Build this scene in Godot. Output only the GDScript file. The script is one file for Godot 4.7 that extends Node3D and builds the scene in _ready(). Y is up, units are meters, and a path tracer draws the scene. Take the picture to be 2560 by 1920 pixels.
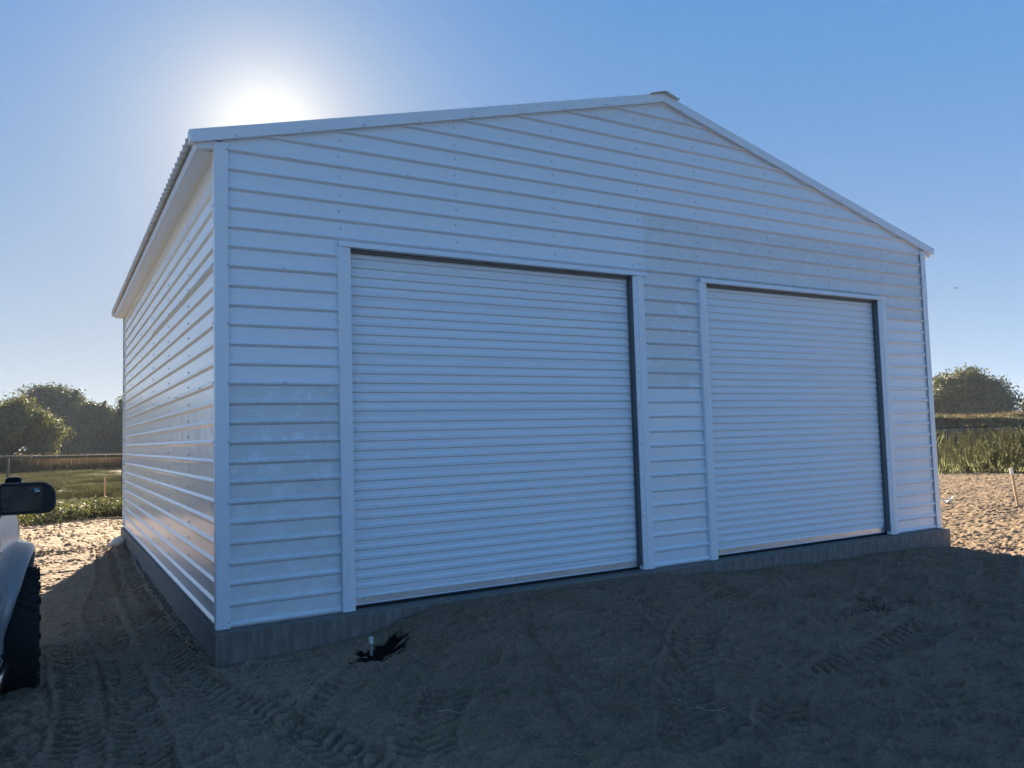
extends Node3D
# A white corrugated steel garage on a concrete slab, seen against the low sun. The slab's top is y = 0, metres.

const RIB := 0.1524            # rib spacing of the wall sheets
const DEEP := 0.019            # rib height
const WX0 := -0.018            # left, right, back of the building
const WX1 := 9.112
const WZ1 := -9.09
const APEX := Vector2(4.546, 4.985)
const SLOPE := 0.2595
const BASE := -0.262           # the dirt yard

var taken := {}
var M := {}
var rng := RandomNumberGenerator.new()

# ------------------------------------------------------------------ helpers
func lin(r: float, g: float, b: float) -> Color:
	return Color(r, g, b).linear_to_srgb()

func numbered(called: String) -> String:
	var n: int = taken.get(called, 0)
	taken[called] = n + 1
	return called if n == 0 else "%s_%03d" % [called, n]

func thing(called: String, label: String, category: String, at := Vector3.ZERO, group := "") -> Node3D:
	var o := Node3D.new()
	o.name = numbered(called)
	add_child(o)
	o.position = at
	tag(o, label, category, group)
	return o

func tag(o: Node, label: String, category := "", group := "") -> void:
	o.set_meta("label", label)
	if category: o.set_meta("category", category)
	if group: o.set_meta("group", group)

func mesh_node(called: String, mesh: Mesh, mat: Material, parent: Node) -> MeshInstance3D:
	var o := MeshInstance3D.new()
	o.name = called if parent != self else numbered(called)
	o.mesh = mesh
	o.material_override = mat
	parent.add_child(o, true)
	return o

func sb() -> SurfaceTool:
	var st := SurfaceTool.new()
	st.begin(Mesh.PRIMITIVE_TRIANGLES)
	st.set_smooth_group(-1)
	return st

func done(called: String, st: SurfaceTool, mat: Material, parent: Node) -> MeshInstance3D:
	st.generate_normals()
	return mesh_node(called, st.commit(), mat, parent)

# a, b, c, d run counter-clockwise seen from outside
func quad(st: SurfaceTool, a: Vector3, b: Vector3, c: Vector3, d: Vector3) -> void:
	for p in [a, c, b, a, d, c]: st.add_vertex(p)

func quad_uv(st: SurfaceTool, p: Array, uv: Array) -> void:
	for k in [0, 2, 1, 0, 3, 2]:
		st.set_uv(uv[k])
		st.add_vertex(p[k])

func tri(st: SurfaceTool, a: Vector3, b: Vector3, c: Vector3) -> void:
	for p in [a, c, b]: st.add_vertex(p)

# a polygon (counter-clockwise in u, v) pushed along w = u x v
func prism(st: SurfaceTool, poly: PackedVector2Array, o: Vector3, u: Vector3, v: Vector3, w: Vector3, closed := true) -> void:
	var n := poly.size()
	var area := 0.0
	for i in n: area += poly[i].cross(poly[(i + 1) % n])
	if area < 0: poly.reverse()
	var flip := u.cross(v).dot(w) < 0
	for i in n:
		var a := o + u * poly[i].x + v * poly[i].y
		var b := o + u * poly[(i + 1) % n].x + v * poly[(i + 1) % n].y
		if flip: quad(st, b, a, a + w, b + w)
		else: quad(st, a, b, b + w, a + w)
	if closed:
		var t := Geometry2D.triangulate_polygon(poly)
		for i in range(0, t.size(), 3):
			var q := [poly[t[i]], poly[t[i + 1]], poly[t[i + 2]]]
			if (q[1] - q[0]).cross(q[2] - q[0]) < 0: q = [q[0], q[2], q[1]]
			var p: Array = []
			for k in 3: p.append(o + u * q[k].x + v * q[k].y)
			if flip:
				tri(st, p[0], p[1], p[2])
				tri(st, p[0] + w, p[2] + w, p[1] + w)
			else:
				tri(st, p[0], p[2], p[1])
				tri(st, p[0] + w, p[1] + w, p[2] + w)

func box(st: SurfaceTool, lo: Vector3, hi: Vector3, c := 0.0) -> void:
	var s := hi - lo
	if c <= 0.0:
		prism(st, PackedVector2Array([Vector2.ZERO, Vector2(s.x, 0), Vector2(s.x, s.y), Vector2(0, s.y)]), lo, Vector3.RIGHT, Vector3.UP, Vector3(0, 0, s.z))
	else:
		prism(st, PackedVector2Array([Vector2(c, 0), Vector2(s.x - c, 0), Vector2(s.x, c), Vector2(s.x, s.y - c), Vector2(s.x - c, s.y), Vector2(c, s.y), Vector2(0, s.y - c), Vector2(0, c)]), lo, Vector3.RIGHT, Vector3.UP, Vector3(0, 0, s.z))

func tube(st: SurfaceTool, pts: Array, radii: Array, sides := 8) -> void:
	var rings := []
	for i in pts.size():
		var d: Vector3 = (pts[min(i + 1, pts.size() - 1)] - pts[max(i - 1, 0)]).normalized()
		var s := d.cross(Vector3.UP if absf(d.y) < 0.9 else Vector3.RIGHT).normalized()
		var t := s.cross(d).normalized()
		var ring := []
		for k in sides:
			var a := TAU * k / sides
			ring.append(pts[i] + (s * cos(a) + t * sin(a)) * radii[i])
		rings.append(ring)
	for i in pts.size() - 1:
		for k in sides:
			var k2 := (k + 1) % sides
			quad(st, rings[i][k], rings[i + 1][k], rings[i + 1][k2], rings[i][k2])
	for k in range(1, sides - 1):
		tri(st, rings[0][0], rings[0][k], rings[0][k + 1])
		tri(st, rings[-1][0], rings[-1][k + 1], rings[-1][k])

# turn a profile of (radius, along) about an axis; outside on the left of the way the profile runs
func lathe(st: SurfaceTool, prof: Array, o: Vector3, axis: Vector3, sides := 24) -> void:
	var u := axis.cross(Vector3.UP if absf(axis.y) < 0.9 else Vector3.RIGHT).normalized()
	var v := axis.cross(u).normalized()
	for i in prof.size() - 1:
		for k in sides:
			var a0 := TAU * k / sides
			var a1 := TAU * (k + 1) / sides
			var d0 := u * cos(a0) + v * sin(a0)
			var d1 := u * cos(a1) + v * sin(a1)
			quad(st, o + d0 * prof[i].x + axis * prof[i].y, o + d1 * prof[i].x + axis * prof[i].y, o + d1 * prof[i + 1].x + axis * prof[i + 1].y, o + d0 * prof[i + 1].x + axis * prof[i + 1].y)

func noise(freq: float, s: int, oct := 3, kind := FastNoiseLite.TYPE_SIMPLEX_SMOOTH) -> FastNoiseLite:
	var n := FastNoiseLite.new()
	n.noise_type = kind
	n.seed = s
	n.frequency = freq
	n.fractal_octaves = oct
	if oct == 1: n.fractal_type = FastNoiseLite.FRACTAL_NONE
	return n

func noise_tex(freq: float, s: int, oct: int, size := 512, lo := 0.0, hi := 1.0) -> ImageTexture:
	var im := noise(freq, s, oct).get_seamless_image(size, size)
	im.convert(Image.FORMAT_RGB8)
	if lo != 0.0 or hi != 1.0:
		im.adjust_bcs(1.0, 1.0, 1.0)
		for y in size:
			for x in size:
				var v: float = lo + (hi - lo) * im.get_pixel(x, y).r
				im.set_pixel(x, y, Color(v, v, v))
	im.generate_mipmaps()
	return ImageTexture.create_from_image(im)

func mat(color: Color, rough := 0.6, metal := 0.0) -> StandardMaterial3D:
	var m := StandardMaterial3D.new()
	m.albedo_color = color
	m.roughness = rough
	m.metallic = metal
	return m

func relief(m: StandardMaterial3D, tex: Texture2D, scale_cm: float, per_metre: float) -> StandardMaterial3D:
	m.heightmap_enabled = true
	m.heightmap_texture = tex
	m.heightmap_scale = scale_cm
	m.uv1_triplanar = true
	m.uv1_world_triplanar = true
	m.uv1_scale = Vector3.ONE * per_metre
	return m

# ------------------------------------------------------------------ sky
func sky_image(sun: Vector3) -> Image:
	var w := 1024
	var h := 512
	var im := Image.create_empty(w, h, false, Image.FORMAT_RGBF)
	for y in h:
		var th := PI * (y + 0.5) / h
		var up := cos(th)
		var elev := maxf(0.0, rad_to_deg(asin(up)))
		var t := exp(-elev / 12.2)
		var thick := 0.51 / (maxf(up, 0.0) + 0.15)
		for x in w:
			var az := TAU * (x + 0.5) / w
			var d := Vector3(sin(th) * sin(az), up, -sin(th) * cos(az))
			var g := rad_to_deg(acos(clampf(d.dot(sun), -1.0, 1.0)))
			var near := exp(-pow(g / 66.0, 2.0))
			var hz := Vector3(0.34, 0.63, 1.08).lerp(Vector3(0.76, 0.80, 0.765), near)
			var zn := Vector3(0.052, 0.262, 0.66).lerp(Vector3(0.046, 0.118, 0.27), smoothstep(24.0, 80.0, elev))
			var c := zn.lerp(hz, t)
			var aur := 1.5 * exp(-g / 5.4) * thick + 0.05 * exp(-g / 17.0) * thick
			c = c.lerp(Vector3(1.02, 0.99, 0.93), 1.0 - exp(-aur * (1.0 + 0.9 * exp(-g / 4.0)))) + Vector3(1.0, 0.95, 0.85) * 0.35 * exp(-pow(g / 3.4, 2.0))
			im.set_pixel(x, y, Color(c.x, c.y, c.z))
	return im

# ------------------------------------------------------------------ garage
# (height, how far out) of a sheet with ribs between two heights
func sheet_profile(y0: float, y1: float) -> Array:
	var pts := []
	var k := int(floor(y0 / RIB)) - 1
	var all := []
	while k * RIB < y1 + RIB:
		var b := k * RIB
		for q in [[0.0, 0.0], [0.020, DEEP], [0.033, DEEP], [0.053, 0.0]]: all.append(Vector2(b + q[0], q[1]))
		k += 1
	for i in all.size() - 1:
		var a: Vector2 = all[i]
		var b: Vector2 = all[i + 1]
		if b.y == a.y and b.x == a.x: continue
		if b.x <= y0 or a.x >= y1: continue
		var s := maxf(a.x, y0)
		var e := minf(b.x, y1)
		if pts.is_empty(): pts.append(Vector2(s, lerpf(a.y, b.y, (s - a.x) / (b.x - a.x))))
		pts.append(Vector2(e, lerpf(a.y, b.y, (e - a.x) / (b.x - a.x))))
	return pts

# rects: [u0, u1, y0, y1]; gable cuts the ends along the roof slope
func wall_sheet(parent: Node, rects: Array, o: Vector3, u: Vector3, n: Vector3, off: float, m: Material, gable := false) -> MeshInstance3D:
	var st := sb()
	for r in rects:
		var pts := sheet_profile(r[2], r[3])
		# the free lower edge is turned in
		pts.push_front(Vector2(pts[0].x, pts[0].y - 0.0016))
		for i in pts.size() - 1:
			var a: Vector2 = pts[i]
			var b: Vector2 = pts[i + 1]
			var l0: float = r[0]
			var l1: float = r[0]
			var h0: float = r[1]
			var h1: float = r[1]
			if gable:
				var ra := (APEX.y - 0.03 - a.x) / SLOPE
				var rb := (APEX.y - 0.03 - b.x) / SLOPE
				l0 = maxf(l0, APEX.x - ra); l1 = maxf(l1, APEX.x - rb)
				h0 = minf(h0, APEX.x + ra); h1 = minf(h1, APEX.x + rb)
				if h1 <= l1: continue
			var p := [o + u * l0 + Vector3.UP * a.x + n * (a.y + off), o + u * h0 + Vector3.UP * a.x + n * (a.y + off), o + u * h1 + Vector3.UP * b.x + n * (b.y + off), o + u * l1 + Vector3.UP * b.x + n * (b.y + off)]
			var uv := [Vector2(l0, a.x), Vector2(h0, a.x), Vector2(h1, b.x), Vector2(l1, b.x)]
			if u.cross(Vector3.UP).dot(n) < 0:
				p = [p[1], p[0], p[3], p[2]]
				uv = [uv[1], uv[0], uv[3], uv[2]]
			quad_uv(st, p, uv)
	return done("wall_panel", st, m, parent)

func screw(st: SurfaceTool, at: Vector3, n: Vector3) -> void:
	lathe(st, [Vector2(0.0105, 0.0), Vector2(0.0100, 0.0025), Vector2(0.0062, 0.003), Vector2(0.0058, 0.0075), Vector2(0.0, 0.0085)], at, n, 6)

func rolling_door(parent: Node, x0: float, x1: float) -> void:
	var d := Node3D.new()
	d.name = "rollup_door"
	parent.add_child(d, true)
	d.position = Vector3(x0, 0, 0)
	var w := x1 - x0
	var zc := -0.082
	var seam := 0.137 - 0.4895
	for k in 7:
		var y0 := seam + 0.4895 * k
		var st := sb()
		var pts := []
		# interlocked seam at the foot, then six corrugations
		for q in [[0.0, 0.0045], [0.004, 0.0045], [0.004, 0.0], [0.010, 0.0], [0.0112, 0.0025], [0.0128, 0.0]]: pts.append(Vector2(y0 + q[0], zc + q[1]))
		for j in 6:
			var b := y0 + 0.0165 + j * 0.07883
			for q in [[0.0, 0.0], [0.0095, 0.0125], [0.012, 0.0135], [0.034, 0.0138], [0.0365, 0.0128], [0.050, 0.0008], [0.053, 0.0]]: pts.append(Vector2(b + q[0], zc + q[1]))
		pts.append(Vector2(y0 + 0.4895, zc))
		for i in pts.size() - 1:
			var a: Vector2 = pts[i]
			var b: Vector2 = pts[i + 1]
			if a.x < 0.094 or a.x > 3.03: continue
			quad_uv(st, [Vector3(-0.03, a.x, a.y), Vector3(w + 0.03, a.x, a.y), Vector3(w + 0.03, b.x, b.y), Vector3(-0.03, b.x, b.y)], [Vector2(x0, a.x), Vector2(x1, a.x), Vector2(x1, b.x), Vector2(x0, b.x)])
		done("curtain_sheet", st, M.curtain, d)
	var st := sb()
	prism(st, PackedVector2Array([Vector2(-0.02, 0.030), Vector2(0.010, 0.028), Vector2(0.013, 0.034), Vector2(0.010, 0.040), Vector2(0.010, 0.096), Vector2(0.006, 0.104), Vector2(-0.02, 0.104)]), Vector3(0.006, 0, zc), Vector3.BACK, Vector3.UP, Vector3(w - 0.012, 0, 0))
	done("bottom_bar", st, M.galv_bright, d)
	st = sb()
	box(st, Vector3(0.0, 0.002, zc - 0.016), Vector3(w, 0.029, zc + 0.004))
	done("rubber_seal", st, M.rubber, d)
	for fx in [0.10, 1.33, 1.55, w - 0.30, w - 0.09]:
		st = sb()
		lathe(st, [Vector2(0.009, 0.0), Vector2(0.009, 0.002), Vector2(0.0065, 0.0022), Vector2(0.005, 0.007), Vector2(0.0, 0.008)], Vector3(fx, 0.072 + 0.008 * sin(fx * 9.0), zc + 0.010), Vector3.BACK, 8)
		done("bolt", st, M.galv, d)
	# guides: galvanised channels at each side of the curtain
	for s in [0, 1]:
		var g := sb()
		var gx: float = w - 0.002 if s else 0.002
		var dir := 1.0 if s else -1.0
		prism(g, PackedVector2Array([Vector2(0, -0.105), Vector2(0.004 * dir, -0.105), Vector2(0.004 * dir, 0.0), Vector2(0, 0.0)]), Vector3(gx, 0.045, 0), Vector3.RIGHT, Vector3.BACK, Vector3(0, 2.955, 0))
		prism(g, PackedVector2Array([Vector2(0, -0.067), Vector2(-0.020 * dir, -0.067), Vector2(-0.020 * dir, -0.064), Vector2(0, -0.064)]), Vector3(gx, 0.045, 0), Vector3.RIGHT, Vector3.BACK, Vector3(0, 2.955, 0))
		done("guide_track", g, M.galv_dark, d)
	st = sb()
	box(st, Vector3(-0.04, 2.968, -0.20), Vector3(w + 0.04, 2.992, -0.050))
	done("header_plate", st, M.galv_dark, d)

func build_garage() -> void:
	var G := thing("metal_garage", "white corrugated steel garage with two roll-up doors on a concrete slab", "garage", Vector3.ZERO)
	# slab with slightly wavering faces
	var st := sb()
	var nz := noise(1.3, 5, 2)
	var ring := []
	var x0 := -0.047
	var x1 := 9.130
	var z0 := 0.112
	var z1 := -9.18
	for i in 60: ring.append(Vector2(lerpf(x0, x1, i / 60.0), z0 + nz.get_noise_1d(i * 0.35) * 0.004))
	for i in 60: ring.append(Vector2(x1, lerpf(z0, z1, i / 60.0)))
	for i in 60: ring.append(Vector2(lerpf(x1, x0, i / 60.0), z1))
	for i in 60: ring.append(Vector2(x0 + nz.get_noise_1d(200 + i * 0.4) * 0.007, lerpf(z1, z0, i / 60.0)))
	ring[0] = Vector2(x0, z0)
	for i in ring.size():
		var a: Vector2 = ring[i]
		var b: Vector2 = ring[(i + 1) % ring.size()]
		var mid := Vector2(4.5, -4.5)
		var ia := a + (mid - a).normalized() * 0.006
		var ib := b + (mid - b).normalized() * 0.006
		quad(st, Vector3(a.x, -0.7, a.y), Vector3(b.x, -0.7, b.y), Vector3(b.x, -0.006, b.y), Vector3(a.x, -0.006, a.y))
		quad(st, Vector3(a.x, -0.006, a.y), Vector3(b.x, -0.006, b.y), Vector3(ib.x, 0, ib.y), Vector3(ia.x, 0, ia.y))
		tri(st, Vector3(ia.x, 0, ia.y), Vector3(ib.x, 0, ib.y), Vector3(mid.x, 0, mid.y))
	done("concrete_slab", st, M.concrete, G)

	# front wall: laps every sixth rib
	var fo := Vector3(0, 0, -DEEP)
	var d0 := [0.985, 4.110]
	var d1 := [5.000, 8.110]
	var strips := [[0.0, d0[0]], [d0[1], d1[0]], [d1[1], 9.094]]
	for row in 3:
		var y0 := row * 6 * RIB + (0.006 if row else 0.004)
		var y1 := (row + 1) * 6 * RIB + 0.034
		for i in 3:
			var m: Material = M.paint
			if (i == 0 and row == 1) or (i == 1 and row == 2): m = M.filmed
			if i == 0 and row == 0: m = M.smeared
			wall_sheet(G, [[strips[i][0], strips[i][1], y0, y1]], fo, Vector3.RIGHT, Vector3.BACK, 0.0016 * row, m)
	var ya := 18 * RIB + 0.006
	var yb := 24 * RIB + 0.034
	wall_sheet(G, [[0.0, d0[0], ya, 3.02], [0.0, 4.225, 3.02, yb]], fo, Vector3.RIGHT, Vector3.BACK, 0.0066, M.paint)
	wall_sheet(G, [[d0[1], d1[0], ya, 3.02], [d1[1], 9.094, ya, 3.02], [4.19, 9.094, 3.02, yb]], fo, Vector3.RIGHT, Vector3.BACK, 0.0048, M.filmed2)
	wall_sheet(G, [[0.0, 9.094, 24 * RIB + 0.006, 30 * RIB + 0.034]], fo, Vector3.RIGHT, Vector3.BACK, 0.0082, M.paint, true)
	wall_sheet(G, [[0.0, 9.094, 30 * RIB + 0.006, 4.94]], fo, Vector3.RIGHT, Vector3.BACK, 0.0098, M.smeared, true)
	# left, right and back walls
	for row in 4:
		var y0 := row * 6 * RIB + (0.006 if row else 0.004)
		var y1 := minf((row + 1) * 6 * RIB + 0.034, 3.68)
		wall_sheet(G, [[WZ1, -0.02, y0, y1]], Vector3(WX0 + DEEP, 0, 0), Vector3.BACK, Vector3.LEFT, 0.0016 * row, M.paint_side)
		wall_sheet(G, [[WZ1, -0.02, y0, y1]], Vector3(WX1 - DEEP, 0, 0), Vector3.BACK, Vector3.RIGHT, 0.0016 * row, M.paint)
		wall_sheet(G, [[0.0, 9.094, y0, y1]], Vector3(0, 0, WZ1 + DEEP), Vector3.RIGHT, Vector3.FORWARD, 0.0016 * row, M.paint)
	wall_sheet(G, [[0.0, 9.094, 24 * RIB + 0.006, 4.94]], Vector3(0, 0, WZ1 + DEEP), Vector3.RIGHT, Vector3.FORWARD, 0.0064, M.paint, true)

	# corner trims: thin bent sheet lying on the crests; the left one in two lengths
	for c in [[WX0, 1.0, 0.0, -1.0], [WX1, -1.0, 0.0, -1.0], [WX0, 1.0, WZ1, 1.0], [WX1, -1.0, WZ1, 1.0]]:
		for part in [[0.006, 3.07, 0.0], [3.05, 3.72, 0.0022]]:
			st = sb()
			var e: float = 0.0105 + part[2]
			var poly := PackedVector2Array([Vector2(-e + 0.004, -e), Vector2(0.090, -e), Vector2(0.092, -e + 0.003), Vector2(0.090, -e + 0.0022), Vector2(-e + 0.0035, -e + 0.0022), Vector2(-e + 0.0022, -e + 0.0035), Vector2(-e + 0.0022, 0.066), Vector2(-e, 0.066), Vector2(-e, -e + 0.004)])
			prism(st, poly, Vector3(c[0], part[0], c[2]), Vector3(c[1], 0, 0), Vector3(0, 0, c[3]), Vector3(0, part[1] - part[0], 0))
			done("corner_trim", st, M.trim, G)
	# base angle under the sheets, added blocks that stop sun leaking at the corners
	for q in [[Vector3(0.0, 0.0005, -0.030), Vector3(0.985, 0.010, -0.016)], [Vector3(4.11, 0.0005, -0.030), Vector3(5.0, 0.010, -0.016)], [Vector3(8.11, 0.0005, -0.030), Vector3(9.09, 0.010, -0.016)], [Vector3(0.004, 0.0005, WZ1 + 0.02), Vector3(0.016, 0.010, -0.03)]]:
		st = sb()
		box(st, q[0], q[1])
		done("base_angle", st, M.galv_dark, G)
	for x in [WX1 - 0.020, WX0 + 0.006]:
		st = sb()
		box(st, Vector3(x, 0.004, -0.070), Vector3(x + 0.014, 3.66, -0.004))
		done("corner_light_block", st, M.galv_dark, G)

	# door trims
	for d in [[1.047, 4.046, 1], [5.063, 8.050, 2]]:
		var a: float = d[0]
		var b: float = d[1]
		for s in [[a, -1.0], [b, 1.0]]:
			st = sb()
			var wide := 0.106 if s[1] < 0 else 0.130
			var poly := PackedVector2Array([Vector2(0, -0.052), Vector2(0.0025, -0.052), Vector2(0.0025, 0.012), Vector2(0.046, 0.017), Vector2(0.0475, 0.0235), Vector2(wide - 0.002, 0.0225), Vector2(wide, 0.0195), Vector2(wide, -0.012), Vector2(wide + 0.0022, -0.012), Vector2(wide + 0.0022, 0.021), Vector2(wide, 0.0250), Vector2(0.0455, 0.026), Vector2(0.0440, 0.0195), Vector2(0.0, 0.0150)])
			prism(st, poly, Vector3(s[0], 0.008, 0), Vector3(s[1], 0, 0), Vector3.BACK, Vector3(0, 2.992, 0))
			done("jamb_trim", st, M.trim, G)
		st = sb()
		prism(st, PackedVector2Array([Vector2(-0.055, 2.994), Vector2(0.028, 2.994), Vector2(0.033, 2.990), Vector2(0.035, 2.993), Vector2(0.029, 3.034), Vector2(0.006, 3.040), Vector2(0.006, 3.036), Vector2(0.026, 3.031), Vector2(0.0285, 2.9985), Vector2(-0.055, 2.9985)]), Vector3(a - 0.102, 0, 0), Vector3.BACK, Vector3.UP, Vector3(b - a + 0.102 + (0.175 if d[2] == 1 else 0.136), 0, 0))
		done("header_trim", st, M.trim, G)
		rolling_door(G, a, b)

	# roof: sheets with ribs running up the slope, two sides
	for s in [-1.0, 1.0]:
		var ex: float = APEX.x + s * 4.755
		var ey := APEX.y - 4.755 * SLOPE
		var eave := Vector3(ex, ey, 0)
		var top := Vector3(APEX.x, APEX.y, 0)
		var nrm := (Vector3(s * SLOPE, 1, 0)).normalized()
		var z := -0.035
		for k in 10:
			st = sb()
			var pts := []
			for j in 6:
				for q in [[0.0, 0.0], [0.099, 0.0], [0.119, DEEP], [0.132, DEEP], [0.1524, 0.0]]: pts.append(Vector2(z - j * RIB - q[0], q[1] + 0.0012 * (k % 2)))
			for i in pts.size() - 1:
				var za: Vector2 = pts[i]
				var zb: Vector2 = pts[i + 1]
				if zb.x < -9.16: continue
				var p := [eave + Vector3(0, 0, za.x) + nrm * za.y, top + Vector3(0, 0, za.x) + nrm * za.y, top + Vector3(0, 0, zb.x) + nrm * zb.y, eave + Vector3(0, 0, zb.x) + nrm * zb.y]
				if s > 0: p.reverse()
				quad(st, p[0], p[1], p[2], p[3])
				var dn := nrm * -0.0012
				if s > 0: quad(st, p[0] + dn, p[3] + dn, p[2] + dn, p[1] + dn)
				else: quad(st, p[0] + dn, p[3] + dn, p[2] + dn, p[1] + dn)
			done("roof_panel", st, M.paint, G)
			z -= 6 * RIB
		# rake trims, front and back
		for zz in [[-0.055, 0.036], [-9.165, -9.085]]:
			st = sb()
			var lo := -0.068
			var hi := 0.024
			prism(st, PackedVector2Array([Vector2(APEX.x, APEX.y + lo), Vector2(APEX.x, APEX.y + hi), Vector2(ex + s * 0.002, ey + hi), Vector2(ex + s * -0.008, ey + lo + 0.004), Vector2(ex - s * 0.03, ey + lo)]), Vector3(0.0008 * s, 0, zz[0]), Vector3.RIGHT, Vector3.UP, Vector3(0, 0, zz[1] - zz[0]))
			done("rake_trim", st, M.trim, G)
		# eave: fascia, soffit and their end piece
		var wallx := WX0 if s < 0 else WX1
		var fx: float = wallx + s * 0.135
		st = sb()
		box(st, Vector3(minf(fx, fx - s * 0.012), 3.648, -9.14), Vector3(maxf(fx, fx - s * 0.012), 3.738, -0.058), 0.002)
		done("fascia", st, M.trim_soft, G)
		st = sb()
		box(st, Vector3(minf(fx - s * 0.012, wallx - s * 0.02), 3.654, -9.139), Vector3(maxf(fx - s * 0.012, wallx - s * 0.02), 3.662, -0.058))
		done("soffit", st, M.trim, G)
		for zz in [[-0.058, 0.0], [-9.15, -9.14]]:
			st = sb()
			prism(st, PackedVector2Array([Vector2(fx, 3.649), Vector2(wallx, 3.669), Vector2(wallx, 3.742), Vector2(fx + s * 0.02, 3.722)]), Vector3(0, 0, zz[0]), Vector3.RIGHT, Vector3.UP, Vector3(0, 0, zz[1] - zz[0]))
			done("eave_return", st, M.trim, G)
	st = sb()
	var cap := PackedVector2Array()
	for q in [[-0.195, -0.0208], [0.0, 0.036], [0.195, -0.0208], [0.195, -0.0238], [0.0, 0.0325], [-0.195, -0.0238]]: cap.append(Vector2(APEX.x + q[0], APEX.y + q[1]))
	prism(st, cap, Vector3(0, 0, -9.19), Vector3.RIGHT, Vector3.UP, Vector3(0, 0, 9.27))
	done("ridge_cap", st, M.trim, G)

	# screws: far too many and too small to pick apart
	st = sb()
	for x in [0.968, 2.052, 3.108, 4.160, 4.980, 6.093, 7.138, 8.179]:
		for k in 33:
			var y := k * RIB + 0.092 + 0.012 * sin(k * 1.7 + x * 5.0)
			if y < 3.06 or y > APEX.y - absf(x - APEX.x) * SLOPE - 0.13: continue
			screw(st, Vector3(x + 0.006 * sin(k * 2.3), y, -DEEP + 0.008), Vector3.BACK)
	for k in [24, 30]:
		var x := 0.54
		while x < 8.9:
			if absf(x - APEX.x) * SLOPE < APEX.y - k * RIB - 0.12: screw(st, Vector3(x, k * RIB + 0.027, 0.0075), Vector3.BACK)
			x += 1.04
	for k in [6, 12, 18]:
		for x in [0.5, 4.55, 8.62]: screw(st, Vector3(x, k * RIB + 0.027, 0.0045), Vector3.BACK)
	for k in range(0, 25, 3):
		var y := maxf(k * RIB + 0.026, 0.05)
		if k == 24: y -= 0.01
		screw(st, Vector3(0.066, y, 0.0105), Vector3.BACK)
		screw(st, Vector3(9.034, y, 0.0105), Vector3.BACK)
		screw(st, Vector3(WX0 - 0.0105, y, -0.052), Vector3.LEFT)
		screw(st, Vector3(4.062, y * 0.8 + 0.15, 0.016), Vector3.BACK)
		screw(st, Vector3(8.066, y * 0.8 + 0.2, 0.016), Vector3.BACK)
	for i in 9:
		var f := 0.25 + i * 0.52
		for s in [-1.0, 1.0]: screw(st, Vector3(APEX.x + s * f, APEX.y - f * SLOPE - 0.055, 0.036), Vector3.BACK)
	var o := done("screw_heads", st, M.screw_light, G)
	o.set_meta("kind", "stuff")
	st = sb()
	for z in [-1.512, -2.959, -4.457, -6.005, -7.536]:
		for k in 24: screw(st, Vector3(WX0 + DEEP - 0.004, k * RIB + 0.079 + 0.008 * sin(k * 2.1 + z * 3.0), z + 0.006 * sin(k * 1.9)), Vector3.LEFT)
	for k in [6, 12, 18]:
		for z in [-0.73, -2.19, -3.64, -5.19, -6.6, -8.1]: screw(st, Vector3(WX0 - 0.0046, k * RIB + 0.027, z), Vector3.LEFT)
	o = done("screw_heads", st, M.screw, G)
	o.set_meta("kind", "stuff")
	# strips of torn film still stuck on one rib of the side wall
	for seg in [[-0.12, -0.62, 1.0], [-0.66, -1.75, 0.8], [-1.85, -3.1, 0.55], [-3.2, -4.4, 0.3]]:
		st = sb()
		var n := int((seg[0] - seg[1]) / 0.02)
		var rr := RandomNumberGenerator.new()
		rr.seed = 77 + int(seg[0] * 100)
		var last := []
		for i in n + 1:
			var z: float = lerpf(seg[0], seg[1], float(i) / n)
			var y := 18 * RIB + 0.024
			var hgt: float = 0.032 * seg[2] * rr.randf_range(0.55, 1.0)
			var outw := rr.randf_range(0.001, 0.009)
			var now := [Vector3(WX0 - 0.0052, y - 0.006, z), Vector3(WX0 - 0.007 - outw, y + 0.006, z), Vector3(WX0 - 0.0055 - outw * 0.6 + 0.4 * hgt, y + 0.010 + hgt, z)]
			if last:
				quad(st, last[0], now[0], now[1], last[1])
				quad(st, last[1], now[1], now[2], last[2])
			last = now
		done("torn_film", st, M.film, G)

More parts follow.
